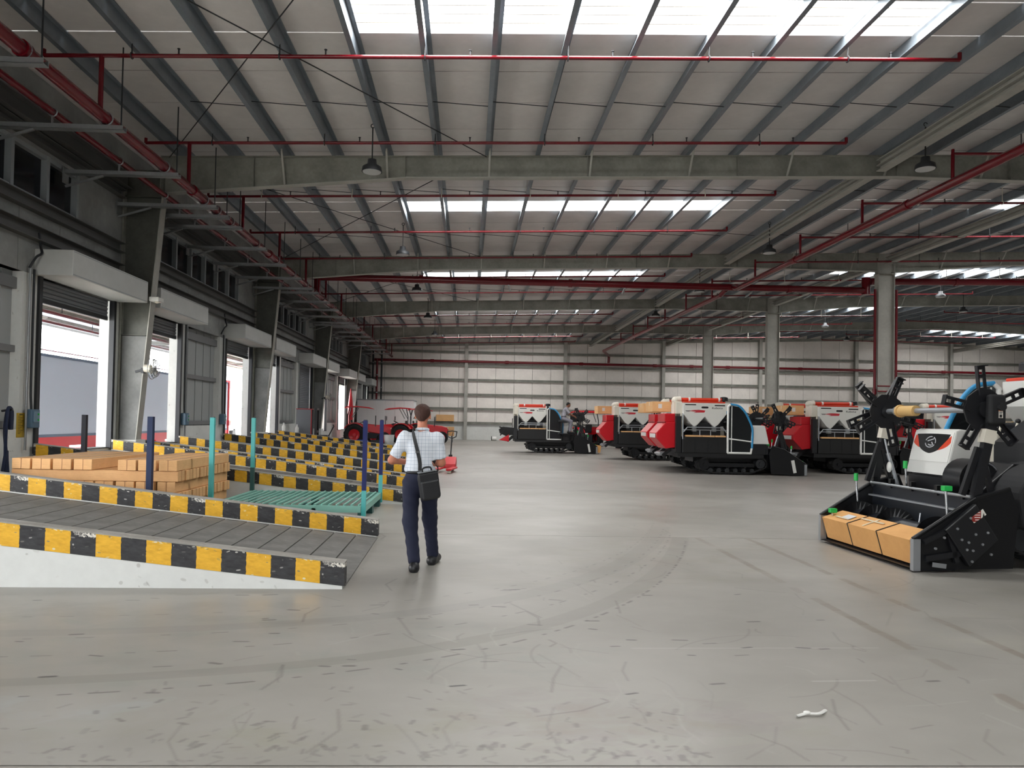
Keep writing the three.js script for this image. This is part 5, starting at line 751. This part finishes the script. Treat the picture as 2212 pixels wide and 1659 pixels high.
// pose: joints in the person's own frame, looking towards -z, feet on y = 0
function makePerson(pose, look, label, pos, turn, cell = .012) {
  const p = thing('person', label, 'person', pos, turn), { head, neck, chest, waist, pelvis, sh, el, wr, hip, kn, an, toe } = pose;
  const skin = hex(look.skin, .55), all = [head, neck, chest, waist, pelvis, ...sh, ...el, ...wr, ...hip, ...kn, ...an, ...toe];
  const core = [cone(waist, chest, .1, .125, .7), cone(pelvis, waist, .115, .105, .75), cone(neck, lerp3(neck, head, .55), .052, .05), cone(chest, neck, .07, .052)];
  for (let s = 0; s < 2; s++) core.push(cone(lerp3(chest, sh[s], .4), sh[s], .07, .06, .8), cone(sh[s], el[s], .05, .04), cone(el[s], wr[s], .041, .027), cone(hip[s], kn[s], .08, .055), cone(kn[s], an[s], .053, .037), cone(an[s], toe[s], .04, .03));
  const body = surface(blend(core, .04), ...bounds(all, .17), cell);
  // head with face, ears; hands with five fingers, each on its own fine grid
  const fw = V(...(pose.face || [0, 0, -1])).normalize(), rt = V(-fw.z, 0, fw.x).normalize(), up = rt.clone().cross(fw).multiplyScalar(1);
  const H = (x, y, z) => [head[0] + rt.x * x + up.x * y + fw.x * z, head[1] + rt.y * x + up.y * y + fw.y * z, head[2] + rt.z * x + up.z * y + fw.z * z];   // right, up, forward
  const hd = [cone(H(0, .035, -.025), H(0, .03, .015), .082, .078), cone(H(0, -.02, .03), H(0, -.075, .055), .06, .036), cone(H(0, .0, .085), H(0, -.022, .107), .008, .015), cone(H(-.03, .03, .076), H(.03, .03, .076), .016, .016), cone(H(-.018, -.052, .088), H(.018, -.052, .088), .009, .009), cone(H(.076, .015, 0), H(.081, -.025, .006), .012, .009), cone(H(-.076, .015, 0), H(-.081, -.025, .006), .012, .009), cone(neck, H(0, -.04, -.02), .054, .05)];
  const headG = surface(blend(hd, .018), ...bounds([H(-.09, -.12, -.1), H(.09, .13, .13), H(.1, 0, 0), H(-.1, 0, 0), neck], .07), .0055);
  const hands = [0, 1].map((s) => {
    const w = vv(wr[s]), dir = vv(pose.handDir?.[s] || wr[s].map((v, k) => v - el[s][k])).normalize(), side = s ? 1 : -1;
    let across = V(0, 1, 0).cross(dir).normalize(); if (across.lengthSq() < .1) across = V(1, 0, 0); const nrm = dir.clone().cross(across).normalize();
    const Q = (f, a, n) => w.clone().addScaledVector(dir, f).addScaledVector(across, a * side).addScaledVector(nrm, n).toArray(), f = [cone(w.toArray(), Q(.045, 0, 0), .024, .026), cone(Q(.03, -.022, 0), Q(.085, -.03, 0), .015, .013), cone(Q(.03, .02, 0), Q(.085, .028, 0), .015, .013), cone(Q(.04, 0, 0), Q(.09, 0, 0), .016, .014)];
    for (const [a, l] of [[-.03, .036], [-.01, .044], [.01, .041], [.03, .032]]) { const b = Q(.09, a, 0), m = Q(.09 + l * .8, a * 1.06, -.014), e = Q(.09 + l * 1.25, a * 1.05, -.042); f.push(cone(b, m, .0095, .0088), cone(m, e, .0088, .0075)); }
    f.push(cone(Q(.025, -.028, -.004), Q(.06, -.055, -.014), .013, .0105), cone(Q(.06, -.055, -.014), Q(.088, -.058, -.026), .0105, .0085));
    return surface(blend(f, .006), ...bounds([w.toArray(), Q(.16, .05, -.06), Q(.16, -.07, .03), Q(0, -.07, 0)], .04), .0038);
  });
  const bm = mesh('body', [body, headG, ...hands].map((g) => toCreasedNormals(g, 3)), skin, p);
  mesh('eye', [ball(.0105, ...H(-.031, .012, .079), 1, 1, 1, 10), ball(.0105, ...H(.031, .012, .079), 1, 1, 1, 10)], hex('#2c2622', .3), bm);
  const hf = blend([cone(H(0, .042, -.03), H(0, .044, .008), .088, .082), cone(H(0, -.02, -.055), H(0, -.05, -.055), .05, .038)], .03), cut = (x, y, z) => { const dx = x - head[0], dy = y - head[1], dz = z - head[2], f = dx * fw.x + dy * fw.y + dz * fw.z, h = dx * up.x + dy * up.y + dz * up.z; return Math.max((f - .045 - h * .3) * .8, (f + .02 - h * .9) * .55, -(h + .06)) ; };
  mesh('hair', toCreasedNormals(surface((x, y, z) => Math.max(hf(x, y, z), cut(x, y, z)) + .0035 * Math.sin(x * 210 + y * 60) * Math.sin(z * 190 - y * 70), ...bounds([H(-.1, -.09, -.13), H(.1, .15, .12)], .05), .0055), 3), hex(look.hair, .75), p);
  // clothes
  const sl = [0, 1].map((s) => lerp3(sh[s], el[s], look.sleeve ?? .78));
  const shirt = [cone(lerp3(waist, pelvis, .25), waist, .165, .155, .74), cone(waist, chest, .155, .158, .7), cone(chest, neck, .125, .064, .85)];
  for (let s = 0; s < 2; s++) shirt.push(cone(lerp3(chest, sh[s], .35), sh[s], .1, .066, .85), cone(sh[s], sl[s], .064, .062));
  const sf = blend(shirt, .05), ends = [0, 1].map((s) => { const d = vv(sl[s]).sub(vv(sh[s])).normalize(); return (x, y, z) => { const q = (x - sl[s][0]) * d.x + (y - sl[s][1]) * d.y + (z - sl[s][2]) * d.z; const r = Math.hypot(x - sl[s][0], y - sl[s][1], z - sl[s][2]); return r < .13 ? q - .012 : -1; }; });
  const hem = lerp3(waist, pelvis, .38)[1];
  mesh('shirt', toCreasedNormals(surface((x, y, z) => Math.max(sf(x, y, z) + .005 * Math.sin(y * 46 + x * 21 + z * 9) * Math.sin(x * 37 - y * 13), ends[0](x, y, z), ends[1](x, y, z), hem - y, y - neck[1] - .035), ...bounds([neck, chest, waist, pelvis, ...sh, ...sl], .21), cell), 3), look.shirt, p);
  mesh('collar', [T(new THREE.TorusGeometry(.06, .017, 8, 24), neck[0], neck[1] + .012, neck[2] - .004, Math.PI / 2 - .1).scale(1, 1, 1)], look.shirt, p);
  const tr = [cone(lerp3(pelvis, waist, .5), pelvis, .148, .155, .78)];
  for (let s = 0; s < 2; s++) tr.push(cone(hip[s], kn[s], .098, .076), cone(kn[s], lerp3(kn[s], an[s], .96), .074, .064));
  const tf = blend(tr, .05), seat = [(pose.seat || 0)];
  mesh('trousers', toCreasedNormals(surface((x, y, z) => Math.max(tf(x, y, z) + .004 * Math.sin(y * 62 + x * 30) * Math.sin(z * 41 + y * 18), y - lerp3(pelvis, waist, .72)[1]), ...bounds([pelvis, waist, ...hip, ...kn, ...an], .2), cell), 3), look.trousers, p);
  mesh('belt', T(new THREE.TorusGeometry(.152, .017, 8, 32).scale(1, .78, 1), 0, 0, 0, Math.PI / 2).translate(waist[0], lerp3(pelvis, waist, .62)[1], lerp3(pelvis, waist, .62)[2]), M.black, p);
  for (let s = 0; s < 2; s++) { const a = an[s], t = toe[s], d = [t[0] - a[0], 0, t[2] - a[2]], l = Math.hypot(d[0], d[2]) || 1, b = [a[0] - d[0] / l * .045, t[1] + (pose.heel?.[s] ?? .0), a[2] - d[2] / l * .045]; mesh('shoe', toCreasedNormals(surface((x, y, z) => Math.max(blend([cone(b, t, .05, .042), cone([a[0], a[1] - .01, a[2]], b, .05, .05), cone(lerp3(b, t, .5), t, .046, .04)], .03)(x, y, z)), ...bounds([a, t, b], .09), .007), 3), M.black, p); }
  return p;
}
{
  const plaid = texture(canvasOf(256, 256, (g) => { g.fillStyle = '#e6e9ee'; g.fillRect(0, 0, 256, 256); for (let i = 0; i < 4; i++) { g.fillStyle = 'rgba(120,138,165,.5)'; g.fillRect(i * 64 + 8, 0, 9, 256); g.fillRect(0, i * 64 + 8, 256, 9); g.fillStyle = 'rgba(90,104,130,.4)'; g.fillRect(i * 64 + 24, 0, 3, 256); g.fillRect(0, i * 64 + 24, 256, 3); g.fillStyle = 'rgba(160,172,192,.45)'; g.fillRect(i * 64 + 44, 0, 8, 256); g.fillRect(0, i * 64 + 44, 256, 8); } }), true, [1 / .15, 1 / .15]);
  const man = makePerson({
    head: [.005, 1.632, -.03], neck: [.005, 1.475, .0], chest: [0, 1.31, .0], waist: [-.005, 1.08, 0], pelvis: [-.01, .95, .01],
    sh: [[-.178, 1.395, .01], [.172, 1.39, .01]], el: [[-.315, 1.15, -.03], [.215, 1.13, -.02]], wr: [[-.12, 1.11, -.26], [.1, 1.1, -.27]], handDir: [[.6, .05, -.5], [-.6, .05, -.5]],
    hip: [[-.1, .9, .01], [.09, .9, .0]], kn: [[-.1, .5, .06], [.1, .51, -.1]], an: [[-.04, .1, .19], [.135, .1, -.22]], toe: [[-.05, .045, .02], [.175, .045, -.4]], face: [.12, -.08, -1],
  }, { skin: '#b9765c', hair: '#3c2118', shirt: std({ map: plaid, roughness: .85 }), trousers: hex('#10162f', .85) }, 'man walking away in white checked short-sleeved shirt and navy trousers', [-.5, 0, -8.02], 0);
  // shoulder bag on its strap
  const bag = thing('shoulder_bag', 'black shoulder bag hanging on a strap across the walking man\'s back', 'bag', [-.5, 0, -8.02], 0), cloth = hex('#101114', .7), sheen = hex('#1b1c20', .45);
  const place = (o) => { o.position.set(.1, .9, .195); o.rotation.set(.06, .25, .16); };
  place(mesh('bag_body', [rb(.22, .3, .11, .045)], cloth, bag)); place(mesh('front_pocket', [rb(.19, .19, .04, .018, 0, -.035, .058), rb(.205, .1, .022, .01, 0, .09, .056)], sheen, bag)); place(mesh('zip', [span(-.09, .09, .052, .058, .066, .07), span(-.1, .1, .15, .156, -.03, .03)], M.silver, bag)); place(mesh('handle', tube([[-.05, .15, 0], [-.04, .19, 0], [.04, .19, 0], [.05, .15, 0]], .009, 16, 8), cloth, bag));
  const ribbon = (pts, w, t) => { const c = new THREE.CatmullRomCurve3(pts.map(vv)), n = 40, g = []; let a = c.getPoint(0); for (let i = 1; i <= n; i++) { const b = c.getPoint(i / n); const d = b.clone().sub(a).normalize(), out = V((a.x + b.x) / 2, 0, (a.z + b.z) / 2 ).normalize(), side = d.clone().cross(out).normalize(), o2 = side.clone().cross(d).normalize(); const m = new THREE.BoxGeometry(w, a.distanceTo(b) * 1.06, t); m.applyMatrix4(new THREE.Matrix4().makeBasis(side, d, o2)); m.translate((a.x + b.x) / 2, (a.y + b.y) / 2, (a.z + b.z) / 2); g.push(m); a = b; } return g; };
  mesh('strap', [...ribbon([[-.095, 1.495, .02], [-.088, 1.46, .09], [-.06, 1.36, .137], [-.03, 1.25, .145], [-.005, 1.14, .15], [.0, 1.055, .185]], .038, .006), ...ribbon([[-.095, 1.495, .02], [-.09, 1.47, -.07], [-.03, 1.35, -.132], [.08, 1.2, -.132], [.17, 1.1, -.06], [.185, 1.06, .08], [.175, 1.04, .16]], .038, .006)], cloth, bag); mesh('strap_buckle', bx(.045, .02, .012, -.03, 1.25, .152), sheen, bag);
  // the driver on the lone harvester
  const drv = makePerson({
    head: [0, 1.42, -.2], neck: [0, 1.28, -.12], chest: [0, 1.12, -.04], waist: [0, .9, .03], pelvis: [0, .76, .04],
    sh: [[-.18, 1.2, -.07], [.18, 1.2, -.07]], el: [[-.24, .98, -.24], [.24, .98, -.24]], wr: [[-.16, .86, -.48], [.16, .86, -.48]],
    hip: [[-.1, .72, .03], [.1, .72, .03]], kn: [[-.15, .6, -.34], [.15, .6, -.34]], an: [[-.15, .12, -.28], [.15, .12, -.28]], toe: [[-.16, .05, -.46], [.16, .05, -.46]], face: [0, -.35, -1],
  }, { skin: '#8a5a44', hair: '#17130f', shirt: hex('#9a98a0', .85), trousers: hex('#7d7b85', .85), sleeve: .9 }, 'driver in grey work clothes bent forward on the lone harvester', [4.78, 1.02, -36.88], -Math.PI / 2, .016);
}
renderer.render(scene, camera);
